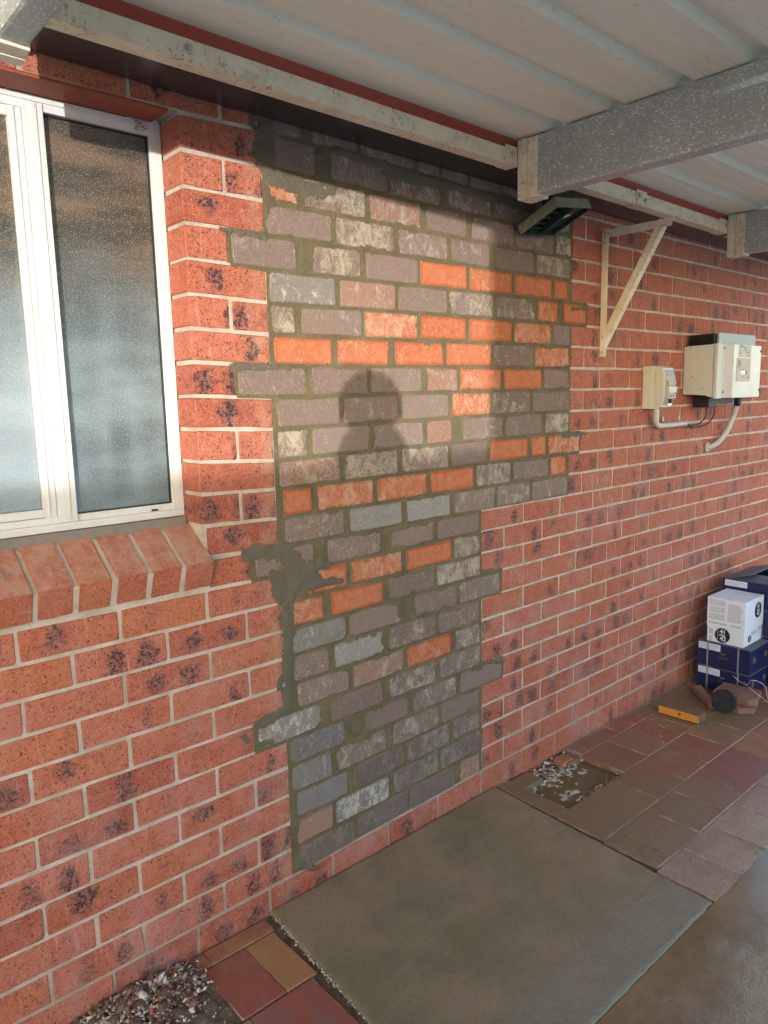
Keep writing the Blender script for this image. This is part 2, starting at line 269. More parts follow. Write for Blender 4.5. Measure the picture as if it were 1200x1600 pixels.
M = dict(
 red=mat_red_brick(), sillred=mat_red_brick('dusty_sill_brick', .7), mortar=mat_old_mortar(), pm=mat_patch_mortar(),
 g=mat_patch_brick('salvaged_grey_brick', (.19, .138, .122), (.27, .205, .182), .8),
 w=mat_patch_brick('salvaged_grey_brick_white_bloom', (.20, .18, .17), (.27, .25, .23), .95, (.62, .60, .55)),
 d=mat_patch_brick('salvaged_blue_grey_brick', (.16, .145, .145), (.24, .22, .22), .9, (.45, .45, .47)),
 b=mat_patch_brick('salvaged_smooth_grey_brick', (.26, .245, .235), (.32, .305, .29), .6),
 m=mat_patch_brick('salvaged_mauve_brick', (.15, .115, .108), (.195, .15, .14), .4),
 p=mat_patch_brick('salvaged_pinkish_brick', (.30, .17, .135), (.33, .21, .17), .75),
 o=mat_patch_brick('salvaged_orange_brick', (.43, .098, .036), (.48, .13, .05), .7, (.60, .42, .31), True),
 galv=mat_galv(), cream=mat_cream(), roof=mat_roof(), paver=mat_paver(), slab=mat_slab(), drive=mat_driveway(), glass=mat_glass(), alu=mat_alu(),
 soffit=mat_plain('dark_brown_gutter', (.05, .04, .042), .25, 0, .5, .3),
 fascia=mat_plain('dark_red_fascia_paint', (.36, .07, .045), .5, 0, .4, .25),
 lintel=mat_plain('red_oxide_lintel', (.30, .075, .045), .6, 0, .3, .3),
 lead=mat_plain('grey_flashing', (.20, .185, .17), .7, 0, .3, .4),
 zinc=mat_plain('dull_zinc', (.5, .5, .48), .4, .6, .5, .3),
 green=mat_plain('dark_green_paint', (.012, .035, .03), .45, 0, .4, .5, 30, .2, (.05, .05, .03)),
 greenlit=mat_plain('lit_green_rim', (.22, .23, .17), .7, 0, .3, .6, 60, .2, (.07, .09, .06)),  # lit copy of the dark green, brightness of the outer rims put into the colour
 white=mat_plain('white_spatter', (.7, .68, .6), .8, 0, .3, .3),
 ivory=mat_plain('ivory_plastic', (.60, .61, .52), .42, 0, .5, .15, 18),
 greyp=mat_plain('grey_clear_cover', (.34, .33, .30), .22, 0, .6, .3),
 pcase=mat_plain('pale_powdercoat', (.55, .58, .55), .4, 0, .5, .12, 9),
 silver=mat_plain('silver_front_panel', (.68, .71, .72), .3, .15, .6, .25, 9),
 pinkp=mat_plain('pink_grey_panel', (.46, .39, .37), .42, 0, .5, .15),
 platep=mat_plain('taupe_label_plate', (.50, .46, .42), .5, 0, .4, .15),
 black=mat_plain('black_plastic', (.015, .015, .016), .45, 0, .5, .2),
 sink=mat_plain('grey_heatsink', (.30, .33, .35), .4, .4, .5, .2),
 darkm=mat_plain('dark_fin', (.03, .03, .032), .5, .3, .4, .2),
 screen=mat_plain('pale_display', (.85, .87, .84), .25, 0, .6, .05),
 conduit=mat_plain('grey_conduit', (.50, .51, .50), .45, 0, .4, .25, 40),
 blue=mat_plain('navy_printed_carton', (.010, .017, .075), .32, 0, .5, .5, 40, .15, (.022, .03, .10)),
 bluetop=mat_plain('dusty_navy_lid', (.10, .11, .15), .6, 0, .4, .6, 25, .15, (.18, .17, .16)),
 gold=mat_plain('bronze_print', (.16, .09, .06), .5, 0, .4, .2),
 wcard=mat_plain('white_carton', (.68, .76, .90), .55, 0, .3, .12, 25, .1, (.60, .62, .66)),
 label=mat_plain('pale_blue_label', (.58, .66, .86), .5, 0, .3, .15),
 grey_ink=mat_plain('grey_ink', (.30, .32, .36), .6, 0, .3, .1),
 ink=mat_plain('black_ink', (.02, .02, .022), .5, 0, .3, .1),
 strap=mat_plain('clear_strap', (.22, .24, .30), .3, 0, .6, .2),
 wood=mat_plain('orange_pine_face', (.62, .27, .045), .55, 0, .4, .35, 30, .2, (.42, .15, .03)),
 woodtop=mat_plain('weathered_pine', (.20, .115, .07), .7, 0, .3, .5, 40, .3),
 stone=mat_grain('pink_brown_paver', (.20, .105, .085), (.29, .175, .14), 12, .8, 350, .7, .002),
 charcoal=mat_grain('charred_black', (.012, .014, .018), (.03, .032, .04), 40, .75, 200, 1.0, .004),
 dirt=mat_grain('damp_soil', (.08, .06, .042), (.17, .135, .10), 40, .7, 160, 1.0, .004),
 slurry=mat_grain('cement_slurry', (.20, .17, .12), (.34, .30, .23), 25, .5, 300, .6, .002),
 rub=mat_grain('cement_rubble', (.28, .23, .17), (.46, .41, .34), 60, .8, 200, .8, .002),
 bounce_ground=mat_grain('pale_bounce_ground', (.60, .57, .52), (.70, .67, .62), 6, .9, 60, 1.0, .01),
 pale=mat_grain('pale_pebble', (.52, .48, .44), (.70, .66, .62), 30, .6, 250, .3, .001),
 rubr=mat_grain('brick_chip', (.28, .10, .06), (.40, .17, .11), 60, .8, 200, .8, .002),
 leaf=mat_plain('dry_leaf', (.22, .10, .04), .7, 0, .3, .5),
 mud=mat_plain('muddy_water', (.11, .095, .045), .07, 0, .55, .4, 25, .02, (.17, .15, .09)),
 foam=mat_plain('soap_foam', (.42, .43, .40), .35, 0, .6, .2, 90, .4),
 fence=mat_plain('grey_fence_steel', (.30, .30, .29), .6, 0, .4, .2),
 shed=mat_plain('sun_block_shed_steel', (.55, .52, .45), .6, 0, .4, .2),
 skin=mat_plain('skin', (.52, .31, .22), .5, 0, .4, .1), shirt=mat_plain('blue_work_shirt', (.06, .10, .20), .85, 0, .2, .2),
 hair=mat_plain('dark_hair', (.04, .025, .015), .6, 0, .3, .3), jeans=mat_plain('dark_trousers', (.04, .045, .06), .85, 0, .2, .2),
)
def roofgrain(): pass

# ---------------------------------------------------------------- object helpers
def link(name, me, mat, parent=None):
    o = bpy.data.objects.new(name, me); C.objects.link(o)
    for mm in (mat if isinstance(mat, list) else [mat]):
        if mm is not None: me.materials.append(M[mm] if isinstance(mm, str) else mm)
    if parent is not None: o.parent = parent
    return o
def tag(o, label=None, cat=None, group=None, kind=None):
    for k, v in (('label', label), ('category', cat), ('group', group), ('kind', kind)):
        if v: o[k] = v
    return o
def empty(name, loc=(0, 0, 0)):
    o = bpy.data.objects.new(name, None); C.objects.link(o); o.empty_display_size = .05
    return o
def raw(name, vs, fs, mat, parent=None, smooth=False):
    me = bpy.data.meshes.new(name); me.from_pydata([tuple(v) for v in vs], [], fs); me.update()
    if smooth:
        for p in me.polygons: p.use_smooth = True
    return link(name, me, mat, parent)
def bmo(name, bm, mat, parent=None, smooth=False):
    me = bpy.data.meshes.new(name); bmesh.ops.recalc_face_normals(bm, faces=bm.faces); bm.to_mesh(me); bm.free()
    if smooth:
        for p in me.polygons: p.use_smooth = True
    return link(name, me, mat, parent)
def badd(bm, x0, x1, y0, y1, z0, z1, bev=0., seg=2, mtx=None, jit=0.):
    b2 = bmesh.new(); bmesh.ops.create_cube(b2, size=1)
    for v in b2.verts:
        v.co = Vector((x0 + (v.co.x + .5) * (x1 - x0), y0 + (v.co.y + .5) * (y1 - y0), z0 + (v.co.z + .5) * (z1 - z0)))
        if jit: v.co += Vector([R.uniform(-jit, jit) for _ in range(3)])
    if bev: bmesh.ops.bevel(b2, geom=b2.edges[:], offset=bev, segments=seg, affect='EDGES', profile=.6)
    if mtx: b2.transform(mtx)
    me = bpy.data.meshes.new('t'); b2.to_mesh(me); b2.free(); bm.from_mesh(me); bpy.data.meshes.remove(me)
def box(name, x0, x1, y0, y1, z0, z1, mat, parent=None, bev=.002, mtx=None, jit=0.):
    bm = bmesh.new(); badd(bm, x0, x1, y0, y1, z0, z1, bev, 2, mtx, jit); return bmo(name, bm, mat, parent)
def prism_x(name, prof, x0, x1, mat, parent=None, bev=0.):        # prof: (y,z) loop extruded along x
    bm = bmesh.new(); a = [bm.verts.new((x0, y, z)) for y, z in prof]; b = [bm.verts.new((x1, y, z)) for y, z in prof]
    n = len(prof); bm.faces.new(a); bm.faces.new(b[::-1])
    for i in range(n): bm.faces.new((a[i], b[i], b[(i + 1) % n], a[(i + 1) % n]))
    if bev: bmesh.ops.bevel(bm, geom=bm.edges[:], offset=bev, segments=2, affect='EDGES')
    return bmo(name, bm, mat, parent)
def tube(name, pts, r, mat, parent=None, seg=12, res=8, ring=None):
    P = [Vector(p) for p in pts]; S = []
    if len(P) > 2:
        for i in range(len(P) - 1):
            p0 = P[max(i - 1, 0)]; p1 = P[i]; p2 = P[i + 1]; p3 = P[min(i + 2, len(P) - 1)]
            for k in range(res):
                t = k / res; S.append(.5 * ((2 * p1) + (p2 - p0) * t + (2 * p0 - 5 * p1 + 4 * p2 - p3) * t * t + (3 * p1 - p0 - 3 * p2 + p3) * t ** 3))
        S.append(P[-1])
    else: S = P
    vs, fs = [], []; up = None
    for i, p in enumerate(S):
        t = (S[min(i + 1, len(S) - 1)] - S[max(i - 1, 0)]).normalized()
        if up is None: up = t.orthogonal().normalized()
        up = (up - t * up.dot(t)).normalized(); s = t.cross(up)
        rr = r * (1 if not ring else (1.12 if i % 2 else .92))
        for k in range(seg):
            a = 2 * math.pi * k / seg; vs.append(p + (up * math.cos(a) + s * math.sin(a)) * rr)
    for i in range(len(S) - 1):
        for k in range(seg):
            a = i * seg + k; b = i * seg + (k + 1) % seg; fs.append((a, b, b + seg, a + seg))
    fs.append(tuple(range(seg))[::-1]); fs.append(tuple(range((len(S) - 1) * seg, len(S) * seg)))
    return raw(name, vs, fs, mat, parent, True)
def disc(name, c, n, r, t, mat, parent=None, seg=24, jit=0.):
    n = Vector(n).normalized(); u = n.orthogonal().normalized(); s = n.cross(u); c = Vector(c)
    vs, fs = [], []
    rr = [r * (1 + R.uniform(-jit, jit)) for _ in range(seg)]
    for q, k in ((0, .94), (t * .25, 1), (t * .8, 1), (t, .9)):
        for i in range(seg):
            a = 2 * math.pi * i / seg; vs.append(c + n * q + (u * math.cos(a) + s * math.sin(a)) * rr[i] * k)
    for j in range(3):
        for i in range(seg):
            a = j * seg + i; b = j * seg + (i + 1) % seg; fs.append((a, b, b + seg, a + seg))
    fs.append(tuple(range(seg))[::-1]); fs.append(tuple(range(3 * seg, 4 * seg)))
    return raw(name, vs, fs, mat, parent)
def text(name, s, size, loc, xdir, up, mat, parent=None, ext=.0004, bold=.0):
    cu = bpy.data.curves.new(name, 'FONT'); cu.body = s; cu.size = size; cu.extrude = ext; cu.offset = bold; cu.align_x = 'CENTER'; cu.align_y = 'CENTER'
    cu.space_character = .95
    t = bpy.data.objects.new('tmp', cu); C.objects.link(t); dg = bpy.context.evaluated_depsgraph_get()
    me = bpy.data.meshes.new_from_object(t.evaluated_get(dg)); bpy.data.objects.remove(t); me.materials.clear()
    x = Vector(xdir).normalized(); u = Vector(up).normalized(); n = x.cross(u)
    me.transform(Matrix(((x.x, u.x, n.x, loc[0]), (x.y, u.y, n.y, loc[1]), (x.z, u.z, n.z, loc[2]), (0, 0, 0, 1))))
    return link(name, me, mat, parent)

# ---------------------------------------------------------------- brickwork
H = .086; LB = .2406
DL = ([0, 5, 7, 10, 12, 15, 18, 21, 23, 25, 26], [.006, -.009, -.007, -.012, -.007, -.001, .001, .001, -.009, -.015, -.006])
DR = ([0, 1, 3, 8, 12, 13, 14, 16, 18, 21, 23, 24, 25, 26], [-.007, -.007, -.002, -.001, -.004, -.005, .004, .010, .006, .008, .013, .006, .004, -.006])
def dz(x, z):
    k = np.clip(26 - z / H, 0, 26); t = np.clip(np.asarray(x) / .9, 0, 1)
    d = (1 - t) * np.interp(k, *DL) + t * np.interp(k, *DR)
    j = np.clip((np.asarray(x) + .24) / .24, 0, 1)
    return d * np.where(k < 13, j, 1)
def zt(k): return (26 - k) * H
def set_attr(me, name, typ, data):
    a = me.attributes.new(name, typ, 'POINT'); key = 'value' if typ == 'FLOAT' else 'vector'
    a.data.foreach_set(key, np.asarray(data, dtype=np.float32).ravel())
def brick_geo(x0, x1, z0, z1, depth=.108, yf=0., bev=.003, cut=.004, jit=.0008, rnd=R, warp=True):
    hx, hz = (x1 - x0) / 2, (z1 - z0) / 2; cx, cz = (x0 + x1) / 2, (z0 + z1) / 2
    c = [cut * rnd.uniform(.6, 1.5) for _ in range(4)]; c = [min(q, hx * .45, hz * .7) for q in c]
    pts = [(-hx + c[0], -hz), (rnd.uniform(-.4, .4) * hx, -hz), (hx - c[1], -hz), (hx, -hz + c[1]), (hx, hz - c[2]), (hx - c[2], hz),
           (rnd.uniform(-.4, .4) * hx, hz), (-hx + c[3], hz), (-hx, hz - c[3]), (-hx, -hz + c[0])]
    pts = [(x + rnd.uniform(-jit, jit), z + rnd.uniform(-jit, jit)) for x, z in pts]
    vs, bl = [], []
    tilt = rnd.uniform(-.0006, .0006)
    for y, k in ((yf, 1), (yf + bev * .8, 0), (yf + depth, 0)):
        for x, z in pts:
            xx = x - math.copysign(min(bev, abs(x) * .5), x) * k; zz = z - math.copysign(bev, z) * k
            vs.append([cx + xx, y + tilt * (1 if x > 0 else -1), cz + zz]); bl.append((xx, y, zz))
    n = len(pts); fs = [tuple(range(n))]
    for j in (0, 1):
        for i in range(n):
            a = j * n + i; b = j * n + (i + 1) % n; fs.append((a, a + n, b + n, b))
    if warp:
        for v in vs: v[2] += float(dz(v[0], v[2]))
    r = [rnd.random() for _ in range(3)]
    return vs, fs, bl, [r] * len(vs), [(hx, hz, 0)] * len(vs)
def brick_obj(name, geo, mat, parent):
    vs, fs, bl, br, bs = geo
    me = bpy.data.meshes.new(name); me.from_pydata(vs, [], fs); me.update()
    set_attr(me, 'bl', 'FLOAT_VECTOR', bl); set_attr(me, 'br', 'FLOAT_VECTOR', br); set_attr(me, 'bs', 'FLOAT_VECTOR', bs)
    return link(name, me, mat, parent)
def join_bricks(name, geos, mat, parent):
    V, F, A, B, D = [], [], [], [], []
    for vs, fs, bl, br, bs in geos:
        o = len(V); V += vs; F += [tuple(i + o for i in f) for f in fs]; A += bl; B += br; D += bs
    return brick_obj(name, (V, F, A, B, D), mat, parent)
def seen(x, z, y=0.):
    d = Vector((x, y, z)) - CAM; wv = d.dot(FV)
    if wv < .1: return None
    px = 600 + 1156.6 * d.dot(RV) / wv; py = 800 - 1156.6 * d.dot(UV) / wv
    return (px, py, wv) if -30 < px < 1230 and -30 < py < 1630 else None

# extents of the bricked-up doorway, row by row
TOOTH_L = {3: -.118, 7: -.117, 13: -.10, 19: -.115}
TOOTH_R = {4: 1.550, 10: 1.515, 16: 1.002, 20: 1.014}
def pL(k): return TOOTH_L.get(k, -.002)
def pR(k): return TOOTH_R.get(k, 1.434 if k <= 12 else .886)
WX0, WX1 = -3.0, 3.62                                    # wall ends
WIN0, WIN1 = -1.95, -.2406                               # window opening
wall = empty('brick_wall'); tag(wall, 'speckled red brick house wall with pale mortar around a window and a patched-up doorway', 'wall', kind='thing')
rows = []
for k in range(-1, 26):
    z0, z1 = zt(k + 1) + .005, zt(k) - .005
    if k == 25: z0 = -.02
    segs = []
    cuts_l = [j * LB + (0 if k % 2 == 0 else LB / 2) for j in range(-13, 1)]
    ph = (1.529 if k <= 12 else 1.497) + (0 if k % 2 == 0 else LB / 2)
    cuts_r = [ph + j * LB for j in range(-3, 12)]
    if k == 25:
        cuts = [-3.0 + .0] + [-.57 - LB * j for j in range(9, 0, -1)] + [-.57, -.33, -.089, .152, .396, .64, .883, 1.135, 1.366, 1.615, 1.86, 2.111, 2.357, 2.6, 2.84, 3.08, 3.32, 3.56]
        segs.append((cuts, WX0, WX1))
    else:
        segs.append((cuts_l, WX0, pL(k) - .004)); segs.append((cuts_r, pR(k) + .002, WX1))
    for cuts, a, b in segs:
        cc = [a] + [c for c in cuts if a + .03 < c < b - .03] + [b]
        for i in range(len(cc) - 1):
            x0 = cc[i] + (.005 if i else 0); x1 = cc[i + 1] - (.005 if i < len(cc) - 2 else 0)
            if 0 <= k <= 13 and x1 <= -.22 and x0 >= -2.2:      # the window opening
                if k < 12: continue
                if x1 < -.225: continue
            if 0 <= k <= 11 and x0 < WIN1 + .02 and x1 > WIN1 + .02: x0 = WIN1
            if k in (12, 13) and x0 < -.228 < x1: x0 = -.228
            if k <= 13 and k >= 0 and x1 < -1.9 and x1 > -2.2: x1 = min(x1, -1.95)
            if x1 - x0 < .02: continue
            rows.append((k, x0, x1, z0, z1))
score = []
for q in rows:
    k, x0, x1, z0, z1 = q; s = seen((x0 + x1) / 2, (z0 + z1) / 2) or seen(x0, z0) or seen(x1, z1)
    a = 0
    if s:
        d = Vector(((x0 + x1) / 2, 0, (z0 + z1) / 2)) - CAM
        a = (x1 - x0) * (z1 - z0) * 1.7742 / d.length ** 3
    if -.24 > x1 and 14 > k >= 12: a = 0
    score.append(a)
order = sorted(range(len(rows)), key=lambda i: -score[i]); big = set([i for i in order if score[i] > 0][:300])
rest = []
for i, (k, x0, x1, z0, z1) in enumerate(rows):
    g = brick_geo(x0, x1, z0, z1, .108, R.uniform(-.0009, .0009), .0024, .003, .0016)
    if i in big: brick_obj('brick', g, 'red', wall)
    else: rest.append(g)
rb = join_bricks('distant_bricks', rest, 'red', wall); tag(rb, kind='stuff')
# mortar bed behind the brick faces (opening left for the window), 100 mm thick with its own end
bm = bmesh.new()
badd(bm, WX0 + .004, WIN0 - .002, .0035, .10, -.06, 2.60); badd(bm, WIN1 + .004, WX1 - .004, .0035, .10, -.06, 2.60)
badd(bm, WIN0 - .002, WIN1 + .004, .0035, .10, 2.240, 2.60); badd(bm, WIN0 - .002, WIN1 + .004, .0035, .10, -.06, 1.075)
bmo('mortar', bm, 'mortar', wall)
box('inner_leaf', WX0, WX1, .112, .30, -.06, 1.20, 'mortar', wall, 0)
box('inner_leaf', WIN1 + .004, WX1, .112, .30, 1.20, 2.6, 'mortar', wall, 0)
box('inner_leaf', WX0, WIN0, .112, .30, 1.20, 2.6, 'mortar', wall, 0)

# doorway infill: mortar sheet with laps and smears, salvaged bricks
PB = {-1: [(0.033, 0.125, 'g'), (0.168, 0.327, 'g'), (0.343, 0.563, 'g'), (0.584, 0.68, 'g'), (0.694, 0.814, 'g'), (0.826, 0.981, 'g'), (.995, 1.2, 'g'), (1.215, 1.42, 'g')],
0: [(0.036, 0.175, 'g'), (0.229, 0.446, 'g'), (0.462, 0.681, 'g'), (0.711, 0.934, 'g'), (0.951, 1.18, 'g'), (1.204, 1.304, 'g'), (1.322, 1.42, 'g')],
1: [(0.009, 0.114, 'o'), (0.133, 0.359, 'g'), (0.375, 0.591, 'p'), (0.617, 0.809, 'g'), (0.841, 1.063, 'g'), (1.077, 1.306, 'g'), (1.322, 1.423, 'g')],
2: [(0.003, 0.228, 'g'), (0.246, 0.471, 'g'), (0.488, 0.713, 'g'), (0.736, 0.93, 'g'), (0.96, 1.187, 'g'), (1.2, 1.414, 'g')],
3: [(-0.108, 0.097, 'g'), (0.152, 0.334, 'g'), (0.356, 0.574, 'g'), (0.586, 0.812, 'o'), (0.826, 1.057, 'o'), (1.071, 1.3, 'o'), (1.315, 1.406, 'o')],
4: [(0.006, 0.235, 'w'), (0.251, 0.473, 'p'), (0.487, 0.711, 'g'), (0.723, 0.952, 'g'), (0.969, 1.195, 'g'), (1.21, 1.338, 'o'), (1.376, 1.538, 'o')],
5: [(0.008, 0.086, 'g'), (0.108, 0.333, 'g'), (0.346, 0.57, 'o'), (0.584, 0.806, 'o'), (0.823, 1.059, 'o'), (1.072, 1.303, 'o'), (1.314, 1.422, 'g')],
6: [(0.01, 0.214, 'o'), (0.229, 0.441, 'o'), (0.465, 0.693, 'o'), (0.705, 0.938, 'o'), (0.952, 1.185, 'g'), (1.197, 1.424, 'o')],
7: [(-0.107, 0.117, 'g'), (0.134, 0.351, 'g'), (0.364, 0.585, 'g'), (0.611, 0.76, 'p'), (0.776, 0.997, 'o'), (1.011, 1.239, 'o'), (1.255, 1.427, 'g')],
8: [(0.013, 0.237, 'g'), (0.253, 0.478, 'g'), (0.495, 0.714, 'g'), (0.73, 0.934, 'o'), (0.952, 1.17, 'g'), (1.185, 1.425, 'g')],
9: [(0.01, 0.114, 'g'), (0.132, 0.352, 'g'), (0.365, 0.589, 'g'), (0.611, 0.729, 'p'), (0.783, 1.002, 'g'), (1.021, 1.242, 'g'), (1.268, 1.424, 'g')],
10: [(0.012, 0.23, 'p'), (0.249, 0.47, 'g'), (0.491, 0.71, 'g'), (0.724, 0.916, 'g'), (0.929, 1.157, 'o'), (1.177, 1.275, 'o'), (1.291, 1.503, 'o')],
11: [(0.019, 0.121, 'o'), (0.139, 0.363, 'o'), (0.38, 0.604, 'o'), (0.62, 0.841, 'o'), (0.858, 1.05, 'g'), (1.065, 1.29, 'g'), (1.304, 1.408, 'o')],
12: [(0.02, 0.242, 'g'), (0.262, 0.483, 'b'), (0.505, 0.718, 'b'), (0.739, 0.961, 'g'), (0.975, 1.172, 'g'), (1.187, 1.422, 'g')],
13: [(-0.087, 0.121, 'g'), (0.173, 0.389, 'g'), (0.427, 0.635, 'g'), (0.65, 0.871, 'g')],
14: [(0.09, 0.245, 'o'), (0.262, 0.479, 'o'), (0.501, 0.722, 'o'), (0.737, 0.875, 'g')],
15: [(0.029, 0.151, 'o'), (0.179, 0.394, 'o'), (0.419, 0.634, 'g'), (0.648, 0.876, 'g')],
16: [(0.019, 0.237, 'w'), (0.251, 0.471, 'g'), (0.535, 0.748, 'g'), (0.765, 0.99, 'g')],
17: [(0.028, 0.164, 'g'), (0.185, 0.392, 'b'), (0.416, 0.637, 'g'), (0.652, 0.874, 'g')],
18: [(0.039, 0.241, 'g'), (0.258, 0.479, 'p'), (0.496, 0.713, 'o'), (0.742, 0.874, 'g')],
19: [(-0.103, 0.125, 'w'), (0.162, 0.381, 'g'), (0.411, 0.636, 'g'), (0.657, 0.874, 'g')],
20: [(0.011, 0.218, 'd'), (0.297, 0.496, 'g'), (0.522, 0.74, 'g'), (0.761, 1.0, 'g')],
21: [(0.008, 0.16, 'd'), (0.182, 0.394, 'g'), (0.425, 0.645, 'g'), (0.661, 0.873, 'g')],
22: [(0.017, 0.222, 'd'), (0.251, 0.473, 'm'), (0.492, 0.702, 'm'), (0.724, 0.878, 'm')],
23: [(0.018, 0.158, 'p'), (0.172, 0.402, 'w'), (0.42, 0.644, 'm'), (0.658, 0.878, 'm')],
24: [(0.024, 0.244, 'm'), (0.262, 0.486, 'm'), (0.501, 0.729, 'm'), (0.758, 0.872, 'p')]}
ST = .005
gx = np.arange(-.20, 1.60, ST); gz = np.arange(.045, 2.30, ST)
X, Z = np.meshgrid(gx, gz); nz_, nx_ = X.shape
rs = np.random.RandomState(5)
def vn(cell, X=X, Z=Z):                                 # value noise with cells of given size
    a = rs.rand(int(2.6 / cell) + 4, int(2.2 / cell) + 4); u = (X + .25) / cell; v = Z / cell
    i = u.astype(int); j = v.astype(int); fu = u - i; fv = v - j; fu = fu * fu * (3 - 2 * fu); fv = fv * fv * (3 - 2 * fv)
    return (a[j, i] * (1 - fu) + a[j, i + 1] * fu) * (1 - fv) + (a[j + 1, i] * (1 - fu) + a[j + 1, i + 1] * fu) * fv
nA = vn(.07) * .5 + vn(.03) * .3 + vn(.012) * .2; nB = vn(.05) * .4 + vn(.02) * .35 + vn(.008) * .25; nC = vn(.011)
K = np.floor(26 - Z / H).astype(int); inside = np.zeros_like(X, bool)
for k in range(-1, 25):
    s = K == k; inside |= s & (X > pL(k) - .007) & (X < pR(k) + .004)
for k in list(TOOTH_L) + list(TOOTH_R):                  # joints above and below each tooth
    s = (Z > zt(k + 1) - .008) & (Z < zt(k) + .008)
    inside |= s & (X > (pL(k) if k in TOOTH_L else .5)) & (X < (pR(k) if k in TOOTH_R else .5))
nG = vn(.09); edge = np.full(X.shape, -1.)
for k, L in PB.items():
    for x0, x1, c in L:
        s = (X > x0) & (X < x1) & (Z > zt(k + 1) + .004) & (Z < zt(k) - .005)
        edge[s] = np.minimum(np.minimum(X - x0, x1 - X), np.minimum(Z - zt(k + 1) - .004, zt(k) - .005 - Z))[s]
nD = vn(.017) * .5 + vn(.0075) * .5
dout = np.full(X.shape, .05)
for k, L in PB.items():
    for x0, x1, c in L:
        a0, a1 = np.searchsorted(gx, (x0 - .02, x1 + .02)); b0, b1 = np.searchsorted(gz, (zt(k + 1) - .016, zt(k) + .015)); ww = (slice(b0, b1), slice(a0, a1))
        dd = np.hypot(np.maximum(np.maximum(x0 - X[ww], X[ww] - x1), 0), np.maximum(np.maximum(zt(k + 1) + .004 - Z[ww], Z[ww] - zt(k) + .005), 0)); dout[ww] = np.minimum(dout[ww], dd)
joint = -.0025 + .0048 * (nB - .35) + .0030 * (nD - .5) - .0045 * np.exp(-(dout / .0045) ** 2) * (nG > .45)
lapw = np.clip((nA - .30) * .048 * (.75 + .6 * (Z < .95)), .0008, .017)
h = np.where(edge < 0, joint, np.where(edge < lapw, joint * .5 + .0024 * (nD - .5) + .0016 * np.clip(1 - edge / lapw, 0, 1) + .0004, -.0030))
SM = [(-.111, 1.116, .006, 1.111, .022), (.006, 1.105, .08, 1.002, .03), (.141, 1.041, .021, .974, .022), (-.02, 1.03, .019, .926, .025), (.018, .925, .0, .612, .021), (-.109, .598, .004, .622, .018), (-.117, .542, -.058, .531, .010), (.005, 2.273, .004, 2.176, .035), (.018, 2.13, .189, 2.116, .018), (.193, 2.203, .224, 2.139, .022), (.24, 2.237, 1.165, 2.212, .012), (.436, 2.21, .689, 2.214, .012), (-.138, 1.975, -.001, 1.974, .009), (-.131, 1.629, .012, 1.632, .009), (1.432, 1.868, 1.545, 1.88, .010), (1.388, 1.367, 1.544, 1.367, .010), (.893, .871, .997, .862, .011), (.892, .524, 1.014, .5, .011), (-.153, .583, -.142, .56, .010), (-.03, .699, -.008, .718, .014), (.026, .109, .098, .064, .012), (.221, .512, .272, .462, .014), (.10, 1.03, .17, 1.03, .014), (.13, .985, .22, .97, .013), (.05, 1.06, .11, 1.0, .03)]
sm = np.zeros_like(X)
for x0, z0, x1, z1, r in SM:
    dx, dz_ = x1 - x0, z1 - z0; t = np.clip(((X - x0) * dx + (Z - z0) * dz_) / (dx * dx + dz_ * dz_), 0, 1)
    d = np.hypot(X - x0 - t * dx, Z - z0 - t * dz_); rr = r * (.15 + 1.1 * nA + 1.0 * nD)
    sm = np.maximum(sm, np.clip((rr - d) / (rr * .7), 0, 1))
h = np.where(sm > 0, np.maximum(h, -.001 + .0060 * np.sqrt(sm) * (.35 + 1.2 * nD)), h)
keep = inside | ((sm > .12) & (h > .0012) & (nC + sm * 3 > .6))
# tidy right-hand border, feathered thin edges outside
h = np.maximum(h, -.0033); Y = -h
idx = -np.ones(X.shape, int); use = np.zeros_like(keep)
q = keep[:-1, :-1] & keep[1:, :-1] & keep[:-1, 1:] & keep[1:, 1:]
for a, b in ((0, 0), (0, 1), (1, 0), (1, 1)): use[a:nz_ - 1 + a, b:nx_ - 1 + b] |= q
idx[use] = np.arange(use.sum())
V = np.stack([X[use], Y[use], Z[use] + dz(X[use], Z[use])], -1).astype(np.float32)
F = np.stack([idx[:-1, :-1][q], idx[:-1, 1:][q], idx[1:, 1:][q], idx[1:, :-1][q]], -1).astype(np.int32)
me = bpy.data.meshes.new('doorway_infill'); me.vertices.add(len(V)); me.vertices.foreach_set('co', V.ravel())
me.loops.add(F.size); me.loops.foreach_set('vertex_index', F.ravel()); me.polygons.add(len(F))
me.polygons.foreach_set('loop_start', np.arange(0, F.size, 4, dtype=np.int32)); me.polygons.foreach_set('loop_total', np.full(len(F), 4, np.int32))
me.polygons.foreach_set('use_smooth', np.ones(len(F), bool)); me.update(calc_edges=True); me.validate()
set_attr(me, 'smear', 'FLOAT', sm[use])
infill = link('doorway_infill', me, 'pm', wall); tag(infill, 'bricked-up doorway in salvaged grey and orange bricks with wet olive mortar')
for k, L in PB.items():
    for x0, x1, c in L:
        rough = k >= 16 and k <= 22
        g = brick_geo(x0, x1, zt(k + 1) + .004, zt(k) - .005, .05, R.uniform(-.0016, .0006), .0035, .010 if rough else .006, .0022)
        brick_obj('brick', g, c, infill)

